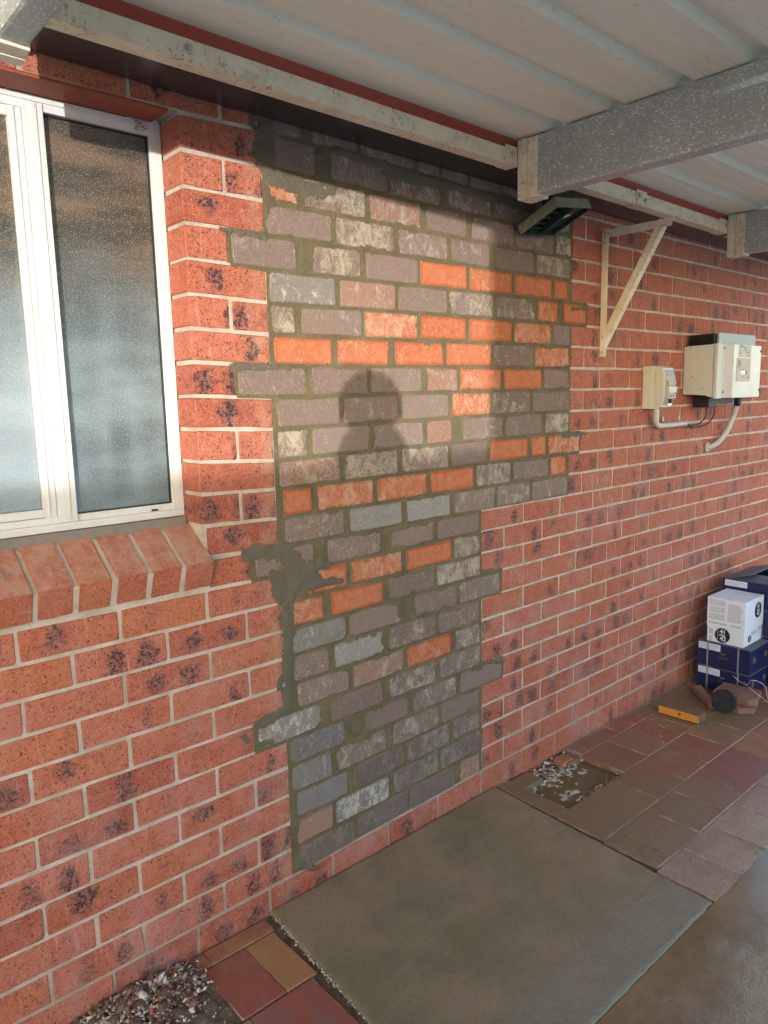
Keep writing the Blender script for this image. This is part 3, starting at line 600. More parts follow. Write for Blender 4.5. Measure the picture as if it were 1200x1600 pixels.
# ---------------------------------------------------------------- window, sill, lintel
bm = bmesh.new()
prism = [(-.0365, 1.1125), (.085, 1.1995), (.11, 1.15), (-.0085, 1.040)]
sill = prism_x('window_sill', prism, WIN0, -.236, 'mortar', wall)
for i in range(19):
    x1 = -.2315 - i * .0913; x0 = x1 - .0795
    g = brick_geo(x0, x1, 0, .080, .150, 0, .0025, .003, .0012, warp=False)
    vs, fs, bl, br, bs = g; ang = math.radians(-35); ca, sa = math.cos(ang), math.sin(ang)
    # lay the brick on its bed sloping outwards: local y = up the slope, local z = across its thickness
    o0 = Vector((0, -.012, 1.042)); ey = Vector((0, .135, .096)).normalized(); ez = Vector((0, -.030, .078)).normalized()
    nv = []
    for vv in vs: p = o0 + ey * vv[1] + ez * vv[2]; nv.append((vv[0], p.y + (.002 * math.sin(i * 7.1)), p.z + .001 * math.sin(i * 3.3)))
    r_ = br[0]; r_[1] *= .6
    bl = [(b[2] * 1.2 + b[1] - .07, b[0], b[0]) for b in bl]
    brick_obj('sill_brick', (nv, fs, bl, br, bs), 'sillred', sill)
win = empty('window'); win.parent = wall; tag(win, 'white aluminium sliding window with frosted obscure glass')
YF = .100
bm = bmesh.new()
badd(bm, WIN0, WIN1 - .0005, YF, YF + .06, 2.2, 2.232, .0015); badd(bm, WIN0, WIN1 - .0005, YF - .002, YF + .06, 1.226, 1.245, .0015)
badd(bm, WIN0, WIN1 - .0005, YF + .004, YF + .06, 1.245, 1.262, .0015)
badd(bm, WIN1 - .031, WIN1 - .0005, YF - .003, YF + .058, 1.2455, 2.2325, .0015); badd(bm, WIN0 + .0005, WIN0 + .032, YF, YF + .058, 1.2455, 2.2325, .0015)
badd(bm, WIN0 + .033, WIN1 - .033, YF - .004, YF, 2.218, 2.221, 0); badd(bm, WIN0, WIN1 - .002, YF - .005, YF - .002, 1.236, 1.239, 0)
bmo('frame', bm, 'alu', win)
for c in (-.5505, -1.42):
    bm = bmesh.new()
    badd(bm, c - .0225, c + .0225, YF - .004, YF + .05, 1.246, 2.217, .0015); badd(bm, c - .007, c + .007, YF - .007, YF - .004, 1.25, 2.215, .001)
    for zz in (1.262, 2.205): disc_c = (c + .0, YF - .007, zz); badd(bm, c - .0035, c + .0035, YF - .0085, YF - .007, zz - .0035, zz + .0035, .001)
    bmo('mullion', bm, 'alu', win)
sash = empty('sash'); sash.parent = win
bm = bmesh.new()
badd(bm, -.603, -.574, YF + .004, YF + .034, 1.262, 2.203, .0015); badd(bm, -1.394, -1.365, YF + .004, YF + .034, 1.262, 2.203, .0015)
badd(bm, -1.365, -.603, YF + .005, YF + .034, 2.178, 2.2, .0015); badd(bm, -1.365, -.603, YF + .005, YF + .034, 1.263, 1.283, .0015)
badd(bm, -.594, -.590, YF + .001, YF + .004, 1.27, 2.2, 0)
bmo('sash_frame', bm, 'alu', sash)
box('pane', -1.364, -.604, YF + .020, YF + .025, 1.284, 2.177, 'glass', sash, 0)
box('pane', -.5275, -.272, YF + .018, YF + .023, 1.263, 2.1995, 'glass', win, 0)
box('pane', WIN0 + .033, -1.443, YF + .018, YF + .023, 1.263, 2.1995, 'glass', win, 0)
bm = bmesh.new(); badd(bm, -.529, -.524, YF + .012, YF + .018, 1.262, 2.2); badd(bm, -.2735, -.2705, YF + .008, YF + .018, 1.262, 2.2)
badd(bm, -.524, -.2735, YF + .010, YF + .018, 2.197, 2.2); badd(bm, -.524, -.2735, YF + .010, YF + .018, 1.262, 1.265); bmo('gasket', bm, 'black', win)
box('vent_slot', -.335, -.318, YF - .0045, YF - .0015, 1.2475, 1.2525, 'black', win, 0)
box('flashing', WIN0 + .002, WIN1 - .003, .082, .14, 1.196, 1.2255, 'lead', win, .002)
box('steel_lintel', WIN0 - .1, -.262, .004, .099, 2.2325, 2.2395, 'lintel', wall, .002)
box('lintel_skirt', WIN0 + .002, -.262, .070, .099, 2.2, 2.2320, 'lintel', wall, .001) if False else None
for nm, pts in (('cobweb_twig', [(-.485, -.001, 2.232), (-.475, -.004, 2.222), (-.477, -.004, 2.205)]), ('cobweb_twig', [(-.478, -.003, 2.228), (-.45, -.004, 2.231), (-.41, -.002, 2.232)])):
    tube(nm, pts, .0013, 'leaf', win, 6, 4)
for i in range(9):
    a = Vector((-.305 + R.uniform(-.015, .015), YF - .005, 2.213 + R.uniform(-.012, .012)))
    tube('cobweb_twig', [a, a + Vector((R.uniform(-.012, .012), -.004, R.uniform(-.01, .01))), a + Vector((R.uniform(-.015, .015), -.002, R.uniform(-.012, .012)))], .0007, 'leaf', win, 5, 3)
box('dark_room', WIN0 - .02, WIN1 + .02, .31, .33, 1.1, 2.35, 'black', wall, 0)

# ---------------------------------------------------------------- eave and carport roof
def SH(x): return -.012 * (x - .4)
def shear(o):
    for v in o.data.vertices: v.co.z += SH(v.co.x)
    return o
eave = empty('eave'); tag(eave, 'dark brown gutter strip and dark red fascia along the top of the brick wall', 'eave')
shear(box('gutter_underside', WX0 - .2, WX1 + .1, -.150, -.0015, 2.270, 2.50, 'soffit', eave, .002))
shear(box('fascia_board', WX0 - .2, WX1 + .1, -.176, -.151, 2.2745, 2.42, 'fascia', eave, .001))
shear(box('wall_plate', WX0 - .2, WX1 + .1, -.0005, .25, 2.62, 2.70, 'fascia', eave, 0))
car = empty('carport_roof'); tag(car, 'carport roof of cream ribbed steel sheets on grey galvanised beams and a cream wall channel', 'carport')
bm = bmesh.new()
for a, b in ((-3.2, -.728), (-.664, .846), (.912, 1.62), (1.624, 2.376), (2.442, 3.7)):
    badd(bm, a, b, -.1815, -.136, 2.2660, 2.2695, .0008); badd(bm, a, b, -.1815, -.1785, 2.2695, 2.313, .0008)
shear(bmo('wall_channel', bm, 'cream', car))
bm = bmesh.new()
for a, b in ((.79, .847), (1.585, 1.66), (2.30, 2.378), (-.66, -.62)):
    badd(bm, a, b, -.185, -.1815, 2.262, 2.321, .0012); badd(bm, a, b, -.185, -.14, 2.2615, 2.2655, .0012)
shear(bmo('joining_cleat', bm, 'cream', car))
for x, z in ((.822, 2.297), (1.60, 2.30), (1.645, 2.288), (2.36, 2.297), (-.30, 2.293)):
    shear(disc('bolt', (x, -.1855, z), (0, -1, 0), .008, .006, 'zinc', car, 8))
BEAMS = (-.722, .852, 2.382)
for bx in BEAMS:
    w_ = .058; t = .0
    prof = [(bx + .008, 2.166), (bx + w_ - .008, 2.166), (bx + w_ - .002, 2.168), (bx + w_, 2.176), (bx + w_, 2.340), (bx, 2.340), (bx, 2.176), (bx + .002, 2.168)]
    vs = []; y0, y1 = -.258, -2.8
    for y in (y0, y1): vs += [(x, y, z) for x, z in prof]
    n = len(prof); fs = [tuple(range(n)), tuple(range(n, 2 * n))[::-1]] + [(i, i + n, (i + 1) % n + n, (i + 1) % n) for i in range(n)]
    b = shear(raw('beam', vs, fs, 'galv', car))
    bm = bmesh.new()
    badd(bm, bx - .0045, bx + w_ + .0045, -.221, -.186, 2.158, 2.3415, .0025, jit=.0008); badd(bm, bx - .003, bx + w_ + .003, -.262, -.2225, 2.160, 2.3405, .0025, jit=.0008)
    shear(bmo('beam_cap', bm, 'cream', car))
# ribbed sheets: pans run along the wall, ribs every 200 mm; three overlapping sheets
def sheet(x0, x1, dzz, name='roof_sheet'):
    ys = []; y = -.19
    prof = [(-.178, 2.346), (-.186, 2.346)]
    c = -.335
    while c > -2.75:
        prof += [(c + .062, 2.346), (c + .0595, 2.3485), (c + .057, 2.346), (c + .028, 2.346), (c + .017, 2.367), (c - .017, 2.367), (c - .028, 2.346), (c - .057, 2.346), (c - .0595, 2.3485), (c - .062, 2.346)]
        c -= .2
    n = len(prof); vs = []
    xs = np.linspace(x0, x1, 12)
    for x in xs: vs += [(x, py, pz + dzz + .0015 * math.sin(x * 3 + py * 5)) for py, pz in prof]
    for x in xs: vs += [(x, py, pz + dzz + .0020 + .0015 * math.sin(x * 3 + py * 5)) for py, pz in prof]
    m_ = n * len(xs); fs = []
    for i in range(len(xs) - 1):
        for j in range(n - 1):
            a = i * n + j; fs.append((a, a + 1, a + n + 1, a + n)); fs.append((a + m_, a + n + m_, a + n + 1 + m_, a + 1 + m_))
    for j in range(n - 1):
        fs.append((j, j + m_, j + 1 + m_, j + 1)); a = (len(xs) - 1) * n + j; fs.append((a, a + 1, a + 1 + m_, a + m_))
    return shear(raw(name, vs, fs, 'roof', car))
sheet(-3.3, 3.75, .0)
for bx in (-.69, .88, 2.41):
    shear(box('outer_post', bx - .03, bx + .03, -3.30, -3.24, -.05, 2.335, 'galv', car, .003)) if bx > 2 or bx < 0 and False else None

# ---------------------------------------------------------------- things on the wall
br_ = empty('wall_bracket'); tag(br_, 'cream painted triangular steel angle bracket bolted to the red brick wall', 'bracket')
def angle(name, p0, p1, a, b, t=.0035, wa=.032, wb=.032, parent=br_, mat='cream'):
    p0, p1, a, b = map(Vector, (p0, p1, a, b)); bm = bmesh.new()
    prof = [(0, 0), (wa, 0), (wa, t), (t, t), (t, wb), (0, wb)]
    A = [bm.verts.new(p0 + a * u + b * v) for u, v in prof]; B = [bm.verts.new(p1 + a * u + b * v) for u, v in prof]
    bm.faces.new(A); bm.faces.new(B[::-1])
    for i in range(6): bm.faces.new((A[i], B[i], B[(i + 1) % 6], A[(i + 1) % 6]))
    return bmo(name, bm, mat, parent)
angle('upright', (1.640, -.001, 1.682), (1.640, -.001, 2.195), (1, 0, 0), (0, -1, 0), wa=.035, wb=.028)
angle('arm', (1.644, -.006, 2.190), (1.644, -.300, 2.190), (1, 0, 0), (0, 0, -1), wa=.03, wb=.03)
angle('brace', (1.650, -.272, 2.182), (1.650, -.010, 1.722), (1, 0, 0), Vector((0, .87, .5)).normalized(), wa=.03, wb=.03)
for y, z in ((-.012, 2.14), (-.012, 1.70), (-.012, 1.76), (-.03, 2.175)): disc('bolt', (1.6395, y, z), (-1, 0, 0), .0055, .003, 'zinc', br_, 8)
for z in (2.14, 1.70): disc('bolt', (1.662, -.0046, z), (0, -1, 0), .006, .004, 'zinc', br_, 8)

hood = empty('vent_hood'); tag(hood, 'dark green sloping metal vent hood under the eave beside the grey beam', 'vent hood')
A, B, Cc, D = (Vector(v) for v in ((1.064, -.030, 2.100), (1.262, -.030, 2.122), (1.248, -.205, 2.184), (1.040, -.205, 2.160)))
nrm = (B - A).cross(D - A).normalized()
if nrm.z < 0: nrm = -nrm
def slabq(name, q, t, mat, off=0.):
    vs = [p + nrm * off for p in q] + [p + nrm * (off + t) for p in q]
    return raw(name, vs, [(3, 2, 1, 0), (4, 5, 6, 7), (0, 1, 5, 4), (1, 2, 6, 5), (2, 3, 7, 6), (3, 0, 4, 7)], mat, hood)
T = .034
slabq('back_plate', (A, B, Cc, D), .003, 'green', T)
def rim(name, p, q_, inw, mat, th=.004): slabq(name, (p, q_, q_ + inw * th, p + inw * th), T, mat)
ex = (B - A).normalized(); ey_ = (D - A).normalized()
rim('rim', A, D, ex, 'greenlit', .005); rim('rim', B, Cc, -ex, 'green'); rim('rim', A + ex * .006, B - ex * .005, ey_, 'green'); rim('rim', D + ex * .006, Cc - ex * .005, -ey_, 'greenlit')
mid0 = A + ex * .108; mid1 = mid0 + ey_ * .17; rim('divider', mid0 + ey_ * .006, mid1, ex, 'green')
for i in range(5):
    p = A + ex * .008 + ey_ * (.018 + .03 * i); slabq('louvre', (p, p + ex * .098, p + ex * .098 + ey_ * .012, p + ey_ * .012), .005, 'green', .012 + .003 * i)
slabq('cover_plate', (mid0 + ex * .006 + ey_ * .006, mid0 + ex * .086 + ey_ * .006, mid0 + ex * .086 + ey_ * .168, mid0 + ex * .006 + ey_ * .168), .004, 'green', .014)
p = mid0 + ex * .035 + ey_ * .10
for i in range(7):
    disc('splash_mark', p + nrm * .0133 + ex * R.uniform(-.012, .018) + ey_ * R.uniform(-.018, .02), -nrm, R.uniform(.003, .009), .0006, 'white', hood, 9, .3)
box('neck', 1.165, 1.225, -.095, -.045, 2.175, 2.262, 'green', hood, .004)

sw = empty('isolator_switch'); tag(sw, 'small ivory isolator switch box with grey breaker cover on the brick wall', 'switch box')
box('housing', 1.997, 2.098, -.058, -.001, 1.453, 1.645, 'ivory', sw, .004)
bm = bmesh.new(); prof = [(-.0595, 1.455), (-.094, 1.462), (-.105, 1.50), (-.105, 1.60), (-.094, 1.636), (-.0595, 1.643)]
o = prism_x('front_cover', prof, 1.998, 2.097, 'ivory', sw, .002)
prof = [(-.0950, 1.466), (-.1075, 1.502), (-.1075, 1.598), (-.0950, 1.632), (-.092, 1.632), (-.092, 1.466)]
prism_x('breaker_window', prof, 2.006, 2.0955, 'greyp', sw, .001)
box('breaker', 2.020, 2.090, -.1155, -.106, 1.556, 1.578, 'greyp', sw, .002)
box('breaker_toggle', 2.024, 2.088, -.121, -.106, 1.524, 1.552, 'ivory', sw, .003)
box('breaker', 2.020, 2.090, -.1155, -.106, 1.500, 1.521, 'platep', sw, .002)
for i in range(3): box('toggle_mark', 2.030 + i * .018, 2.036 + i * .018, -.1165, -.115, 1.506, 1.515, 'darkm', sw, 0)
box('padlock_tab', 2.045, 2.062, -.115, -.104, 1.478, 1.497, 'darkm', sw, .002); box('rating_label', 2.040, 2.075, -.1045, -.1015, 1.468, 1.478, 'screen', sw, 0)

inv = empty('solar_inverter'); tag(inv, 'large white and silver inverter cabinet with black heat sink on the brick wall', 'inverter')
X0, X1 = 2.374, 2.866
prism_x('cabinet', [(-.002, 1.513), (-.112, 1.511), (-.152, 1.494), (-.152, 1.748), (-.002, 1.742)], X0 + .004, X1 - .004, 'pcase', inv, .003)
box('front_trim', X0, 2.432, -.170, -.1525, 1.491, 1.7495, 'pcase', inv, .003)
box('front_panel', 2.433, 2.546, -.169, -.1525, 1.493, 1.7485, 'pinkp', inv, .002)
box('front_panel', 2.547, X1, -.170, -.1525, 1.492, 1.749, 'silver', inv, .003)
box('edge_strip', 2.424, 2.429, -.1735, -.1705, 1.494, 1.747, 'silver', inv, .001)
box('label_plate', 2.580, 2.738, -.1725, -.1705, 1.571, 1.686, 'platep', inv, .0008)
box('display', 2.622, 2.676, -.1745, -.173, 1.606, 1.624, 'screen', inv, .0005)
box('display_button', 2.680, 2.690, -.1745, -.173, 1.608, 1.622, 'darkm', inv, .0005)
box('warning_sticker', 2.600, 2.738, -.1715, -.1705, 1.691, 1.746, 'platep', inv, 0)
for i in range(26):
    a, b = 2.604 + R.random() * .115, 1.694 + R.random() * .047
    box('sticker_print', a, a + R.uniform(.004, .016), -.1722, -.1716, b, b + R.uniform(.002, .006), R.choice(['screen', 'screen', 'darkm']), inv, 0)
for i in range(5): box('sticker_print', 2.594, 2.604 + .012, -.1738, -.1727, 1.650 + i * .0048, 1.6525 + i * .0048, 'darkm', inv, 0)
for a, b, c, d in ((2.590, 2.622, 1.641, 1.6435), (2.626, 2.668, 1.629, 1.631), (2.636, 2.660, 1.596, 1.598), (2.704, 2.716, 1.588, 1.593)): box('sticker_print', a, b, -.1738, -.1727, c, d, 'darkm', inv, 0)
for x, z in ((2.437, 1.728), (2.437, 1.522), (2.858, 1.722), (2.858, 1.528)): disc('screw', (x, -.1695, z), (0, -1, 0), .006, .004, 'darkm', inv, 10)
box('heat_sink', 2.430, 2.845, -.146, -.136, 1.7505, 1.802, 'sink', inv, .001)
for i in range(12): box('fin', 2.405, 2.835, -.133 + i * .0105, -.129 + i * .0105, 1.751, 1.798, 'darkm', inv, 0)
for y, z in ((-.05, 1.60), (-.10, 1.54), (-.035, 1.735)): disc('screw', (X0 + .0035, y, z), (-1, 0, 0), .003, .0015, 'darkm', inv, 8)
box('connector_block', 2.455, 2.545, -.10, -.02, 1.448, 1.508, 'black', inv, .004); box('connector_block', 2.55, 2.76, -.085, -.02, 1.462, 1.508, 'black', inv, .004)
disc('mounting_lug', (2.56, -.006, 1.494), (0, -1, 0), .013, .006, 'zinc', inv, 12)
tube('cable', [(2.515, -.06, 1.450), (2.52, -.055, 1.40), (2.49, -.035, 1.366), (2.42, -.03, 1.362), (2.372, -.03, 1.374)], .0035, 'black', inv, 8)
tube('cable', [(2.60, -.06, 1.464), (2.606, -.058, 1.41), (2.57, -.04, 1.362), (2.45, -.03, 1.350), (2.372, -.03, 1.370)], .0035, 'black', inv, 8)
box('plug', 2.80, 2.83, -.10, -.07, 1.455, 1.50, 'black', inv, .006)
co = tube('conduit_pipe', [(2.050, -.045, 1.452), (2.052, -.044, 1.425), (2.062, -.038, 1.392), (2.100, -.030, 1.374), (2.16, -.028, 1.372), (2.372, -.028, 1.374)], .0125, 'conduit', None, 14, 6)
tag(co, 'pale grey elbowed conduit pipe running from the small switch box along the bricks', 'pipe')
bm = bmesh.new()
for x in (): badd(bm, x - .008, x + .008, -.004, -.001, 1.392, 1.412, .002); badd(bm, x - .006, x + .006, -.043, -.001, 1.385, 1.3885, .001)
bm.free()
for x in (2.195, 2.355):
    bm = bmesh.new(); badd(bm, x - .008, x + .008, -.004, -.001, 1.3885, 1.412, .001); badd(bm, x - .006, x + .006, -.043, -.001, 1.385, 1.3885, .001); bmo('pipe_saddle', bm, 'zinc', co)
fp = tube('flexible_hose', [(2.818, -.085, 1.47), (2.825, -.07, 1.43), (2.835, -.055, 1.385), (2.815, -.035, 1.315), (2.76, -.02, 1.262), (2.70, -.008, 1.240), (2.672, .002, 1.236)], .0135, 'conduit', None, 12, 14, True)
tag(fp, 'light grey corrugated hose curving down from the inverter into the wall', 'hose')
tube('hose_end', [(2.815, -.09, 1.50), (2.822, -.078, 1.45)], .0165, 'black', fp, 12)
disc('wall_seal', (2.668, -.001, 1.236), (0, -1, 0), .024, .008, 'mortar', fp, 14, .2)

# ---------------------------------------------------------------- ground: base, slab, pavers, driveway
gd = raw('ground', [(-400, -400, -.075), (400, -400, -.075), (400, 400, -.075), (-400, 400, -.075)], [(0, 1, 2, 3)], 'bounce_ground'); tag(gd, 'outer ground beyond the carport, made pale to bounce light', kind='structure')  # pale so the unseen ground throws light back under the carport
dw = raw('driveway', [(-6, -9, -.0035), (9, -9, -.0035), (9, -.8985, -.0035), (-6, -.8985, -.0035), (-6, -9, -.06), (9, -9, -.06), (9, -.905, -.06), (-6, -.905, -.06)],
         [(0, 1, 2, 3), (4, 5, 1, 0), (5, 6, 2, 1), (6, 7, 3, 2), (7, 4, 0, 3)], 'drive'); tag(dw, 'wet brown concrete driveway with puddles', kind='structure')
# slab with a softened, slightly ragged rim
out = []
cor = [(-.092, -.004), (.953, -.004), (.907, -.896), (-.165, -.896)]
for i in range(4):
    a, b = Vector(cor[i]), Vector(cor[(i + 1) % 4]); nseg = 40
    for k in range(nseg):
        p = a.lerp(b, k / nseg); d = (b - a).normalized(); nn = Vector((d.y, -d.x)); out.append(p + nn * R.uniform(-.0018, .0018) * (1 if 0 < k else 0))
cen = Vector((.4, -.45)); vs, fs = [], []; n = len(out)
for z, ins in ((-.07, 0), (-.004, 0), (.0005, .003), (.002, .010)):
    for p in out:
        dd = (cen - p); dd = dd.normalized() * ins * 1.2; vs.append((p.x + dd.x, p.y + dd.y, z + R.uniform(-.0008, .0008) * (z > 0)))
for j in range(3):
    for i in range(n): a = j * n + i; b = j * n + (i + 1) % n; fs.append((a, b, b + n, a + n))
fs.append(tuple(range(3 * n, 4 * n)))
slab = raw('concrete_slab', vs, fs, 'slab'); tag(slab, 'newly poured olive grey concrete slab in front of the bricked-up doorway', kind='structure')
paving = empty('paving'); tag(paving, 'red and ochre clay paving blocks, muddy and wet, along the foot of the wall', kind='structure')
def paver(x0, x1, y0, y1, tone=None, z=0., th=.05, g_=.0006):
    rnd = R; b = .0028; hx, hy = (x1 - x0) / 2 - g_, (y1 - y0) / 2 - g_; cx, cy = (x0 + x1) / 2, (y0 + y1) / 2
    sx, sy = rnd.uniform(-.0014, .0014), rnd.uniform(-.0014, .0014); zz = z + rnd.uniform(-.0012, .0012); vs, bl = [], []
    c = .004
    pts = [(-hx + c, -hy), (hx - c, -hy), (hx, -hy + c), (hx, hy - c), (hx - c, hy), (-hx + c, hy), (-hx, hy - c), (-hx, -hy + c)]
    for dzz, k in ((0, 1), (-b, 0), (-th, 0)):
        for x, y in pts:
            xx = x - math.copysign(b, x) * k; yy = y - math.copysign(b, y) * k
            vs.append((cx + xx, cy + yy, zz + dzz + sx * x / .1 + sy * y / .1)); bl.append((xx * .1 / max(hx, .02) * .98, yy, 0))
    n = 8; fs = [tuple(range(n))]
    for j in (0, 1):
        for i in range(n): a = j * n + i; q_ = j * n + (i + 1) % n; fs.append((a, a + n, q_ + n, q_))
    r = [tone if tone is not None else rnd.random() * .6, rnd.random(), rnd.random()]
    brick_obj('paver', (vs, fs, bl, [r] * len(vs), [(hx, hy, 0)] * len(vs)), 'paver', paving)
def prow(cuts, y0, y1, skip=(), tones={}, z=0.):
    for i in range(len(cuts) - 1):
        if i in skip: continue
        paver(cuts[i], cuts[i + 1], y0, y1, tones.get(i), z)
E1 = 4.2
def upto(s, step=.2): 
    c = s[:]
    while c[-1] < E1: c.append(c[-1] + step)
    return c
prow(upto([.958, 1.143]), -.093, -.012, skip=(1,)) if False else None
prow([.958, 1.145], -.098, -.018); prow(upto([1.43, 1.53]), -.098, -.018)
paver(1.33, 1.425, -.10, -.03, z=-.004, tone=.45)
prow([.952, 1.030], -.2985, -.0995, tones={0: .4})
prow(upto([1.415, 1.612, 1.800]), -.2985, -.0995, tones={0: .1})
prow(upto([.945, 1.126, 1.33, 1.535, 1.735, 1.935]), -.4985, -.3005, tones={2: .2, 4: 0})
prow(upto([.935, 1.028, 1.232, 1.42, 1.60, 1.745, 1.945]), -.7015, -.5, tones={4: .1})
prow(upto([.920, 1.097, 1.30, 1.50, 1.70, 1.90]), -.9, -.7035, z=-.001)
# left of the slab, a little lower
LZ = -.009
prow([-.385, -.323, -.118], -.066, -.006, z=LZ)
prow([-.362, -.228], -.288, -.071, tones={0: .0}, z=LZ); prow([-.2275, -.128], -.288, -.071, tones={0: .95}, z=LZ)
prow([-1.45, -1.25, -1.05, -.85, -.65], -.288, -.071, z=LZ)
prow([-1.75, -1.55, -1.35, -1.15, -.95, -.75, -.55, -.345, -.150], -.495, -.293, tones={7: .15, 6: .6}, z=LZ)
prow([-1.65, -1.45, -1.25, -1.05, -.85, -.65, -.45, -.25, -.160], -.70, -.50, z=LZ)
prow([-1.75, -1.55, -1.35, -1.15, -.95, -.75, -.55, -.35, -.175], -.90, -.705, z=LZ)
prow([-1.85, -1.65, -1.45, -1.25, -1.05, -.85, -.65], -.066, -.006, z=LZ)
jf = box('joint_sand', -3.0, -.10, -.902, -.002, -.07, LZ - .006, 'dirt', paving, 0)
bm = bmesh.new(); badd(bm, .96, 1.027, -.902, -.002, -.07, -.0028); badd(bm, 1.0275, 1.416, -.902, -.298, -.07, -.0028); badd(bm, 1.4165, 6.0, -.902, -.002, -.07, -.0028); badd(bm, 1.0275, 1.416, -.2975, -.002, -.07, -.048)
bmo('joint_sand', bm, 'slurry', paving)
# grit and cement spill in joints beside the slab
def blob(bm, c, s, sq=.7, mi=0, sub=1):
    b2 = bmesh.new(); bmesh.ops.create_icosphere(b2, subdivisions=sub, radius=1)
    rz = Matrix.Rotation(R.uniform(0, 6.3), 4, 'Z') @ Matrix.Rotation(R.uniform(-.5, .5), 4, 'X'); ax = [R.uniform(.7, 1.4), R.uniform(.6, 1.1), sq * R.uniform(.7, 1.2)]
    for v in b2.verts:
        k = 1 + R.uniform(-.22, .22); v.co = Vector((v.co.x * ax[0], v.co.y * ax[1], v.co.z * ax[2])) * s * k
    b2.transform(Matrix.Translation(c) @ rz)
    me = bpy.data.meshes.new('t'); b2.to_mesh(me); b2.free(); n0 = len(bm.faces); bm.from_mesh(me); bpy.data.meshes.remove(me)
    bm.faces.ensure_lookup_table()
    for f in bm.faces[n0:]: f.material_index = mi
bm = bmesh.new()
for i in range(260):
    t = R.random(); x = -.094 - .07 * t + R.gauss(-.004, .004); y = -.01 - .88 * t; blob(bm, (x, y, LZ + .004 + R.uniform(0, .006)), R.uniform(.0012, .0035), .8, R.choice([0, 0, 1]))
for i in range(330):
    x = 1.75 + R.random() * .9; y = -.03 - abs(R.gauss(0, .16)); blob(bm, (x, y, .001), R.uniform(.0008, .0030), .7, R.choice([0, 1, 1, 2]))
for i in range(160):
    x = .96 + R.random() * 1.2; y = -.05 - R.random() * .8; blob(bm, (x, y, .0008), R.uniform(.0006, .0017), .6, R.choice([0, 1, 1]))
for i in range(90):
    x = .99 + R.random() * .6; y = -.93 - R.random() * .5; blob(bm, (x, y, -.0045), R.uniform(.0008, .0022), .6, 1)
o = bmo('cement_crumbs', bm, ['rub', 'pale', 'rubr']); tag(o, 'scattered cement crumbs and grit on the pavers', kind='stuff')
# puddle with foam in the gap where pavers are missing
pud = empty('muddy_puddle'); tag(pud, 'hole of missing pavers filled with muddy water, soap foam and rubble', kind='stuff')
raw('muddy_water', [(1.032, -.296, -.020), (1.412, -.296, -.020), (1.425, -.014, -.020), (1.15, -.014, -.020), (1.15, -.098, -.020), (1.032, -.098, -.020)], [(0, 1, 2, 3, 4, 5)], 'mud', pud)
bm = bmesh.new()
for i in range(90):
    x = R.uniform(1.06, 1.40); y = -.055 - abs(R.gauss(0, .055)) - max(0, (1.2 - x)) * .1
    if y < -.27: continue
    blob(bm, (x, y, -.020), R.uniform(.003, .012), .12, 0, 2)
for cx, cy, s in ((1.125, -.215, .013), (1.15, -.20, .014), (1.10, -.225, .010), (1.175, -.225, .008), (1.20, -.12, .012), (1.25, -.10, .014), (1.28, -.13, .010), (1.33, -.16, .009), (1.31, -.085, .011)):
    for _ in range(7): blob(bm, (cx + R.gauss(0, s), cy + R.gauss(0, s * .6), -.0195), R.uniform(.005, .012), .16, 0, 2)
o = bmo('soap_foam', bm, 'foam', pud, True)
bm = bmesh.new()
for i in range(300):
    x = R.uniform(1.12, 1.42); y = R.uniform(-.11, -.012) if R.random() < .7 else -.30 + (x - 1.03) * .0 + R.uniform(.0, .03)
    blob(bm, (x, y, -.022 + R.uniform(0, .012)), R.uniform(.003, .010), .6, R.choice([0, 0, 1, 2, 3]))
bmo('rubble', bm, ['rub', 'dirt', 'rubr', 'pale'], pud)
box('broken_brick', 1.30, 1.375, -.085, -.035, -.02, .004, 'rubr', pud, .004, jit=.004)
# small suds on the driveway
bm = bmesh.new()
for cx, cy, s in ((1.12, -1.03, .010), (1.20, -1.06, .006), (1.05, -1.12, .012), (1.09, -1.12, .008)):
    for _ in range(6): blob(bm, (cx + R.gauss(0, s), cy + R.gauss(0, s * .5), -.0045), R.uniform(.004, .008), .15, 0, 2)
o = bmo('soap_suds', bm, 'foam', None, True); tag(o, 'patches of white soap suds on the wet driveway', kind='stuff')
# debris pile by the wall, bottom left
db = empty('debris_pile'); tag(db, 'heap of pebbles, mortar chips and dead leaves against the foot of the wall', kind='stuff')
def dheight(x, y): return 0 if abs(x + .54) > .19 or abs(y + .11) > .20 else max(0, .028 * (1 - ((x + .54) / .19) ** 2) * (1 - ((y + .11) / .20) ** 2))
vs, fs = [], []; nx2, ny2 = 60, 36
for j in range(ny2):
    for i in range(nx2):
        x = -.82 + .52 * i / (nx2 - 1); y = -.34 + .338 * j / (ny2 - 1); vs.append((x, y, LZ - .012 + dheight(x, y) * (1.1 + .5 * math.sin(x * 90) * math.cos(y * 70)) + R.uniform(0, .004) + (.006 if dheight(x, y) > 0 else -.01)))
for j in range(ny2 - 1):
    for i in range(nx2 - 1): a = j * nx2 + i; fs.append((a, a + 1, a + nx2 + 1, a + nx2))
raw('soil', vs, fs, 'dirt', db)
bm = bmesh.new()
for i in range(1500):
    x = R.gauss(-.53, .10); y = -.012 - abs(R.gauss(.04, .09))
    if y < -.33 or x < -.82 or x > -.345: continue
    s = R.uniform(.0012, .0045) if R.random() < .88 else R.uniform(.005, .009)
    blob(bm, (x, y, LZ - .002 + dheight(x, y) + R.uniform(0, .006)), s, .65, R.choice([0, 0, 0, 1, 2, 3]))
for i in range(22):      # rim of pale pebbles on the right side
    a = R.uniform(-1.9, 1.9); blob(bm, (-.46 + R.uniform(.05, .10) * math.cos(a), -.11 + R.uniform(.05, .10) * math.sin(a), LZ + .012 + R.uniform(0, .01)), R.uniform(.003, .007), .75, R.choice([0, 1, 1]))
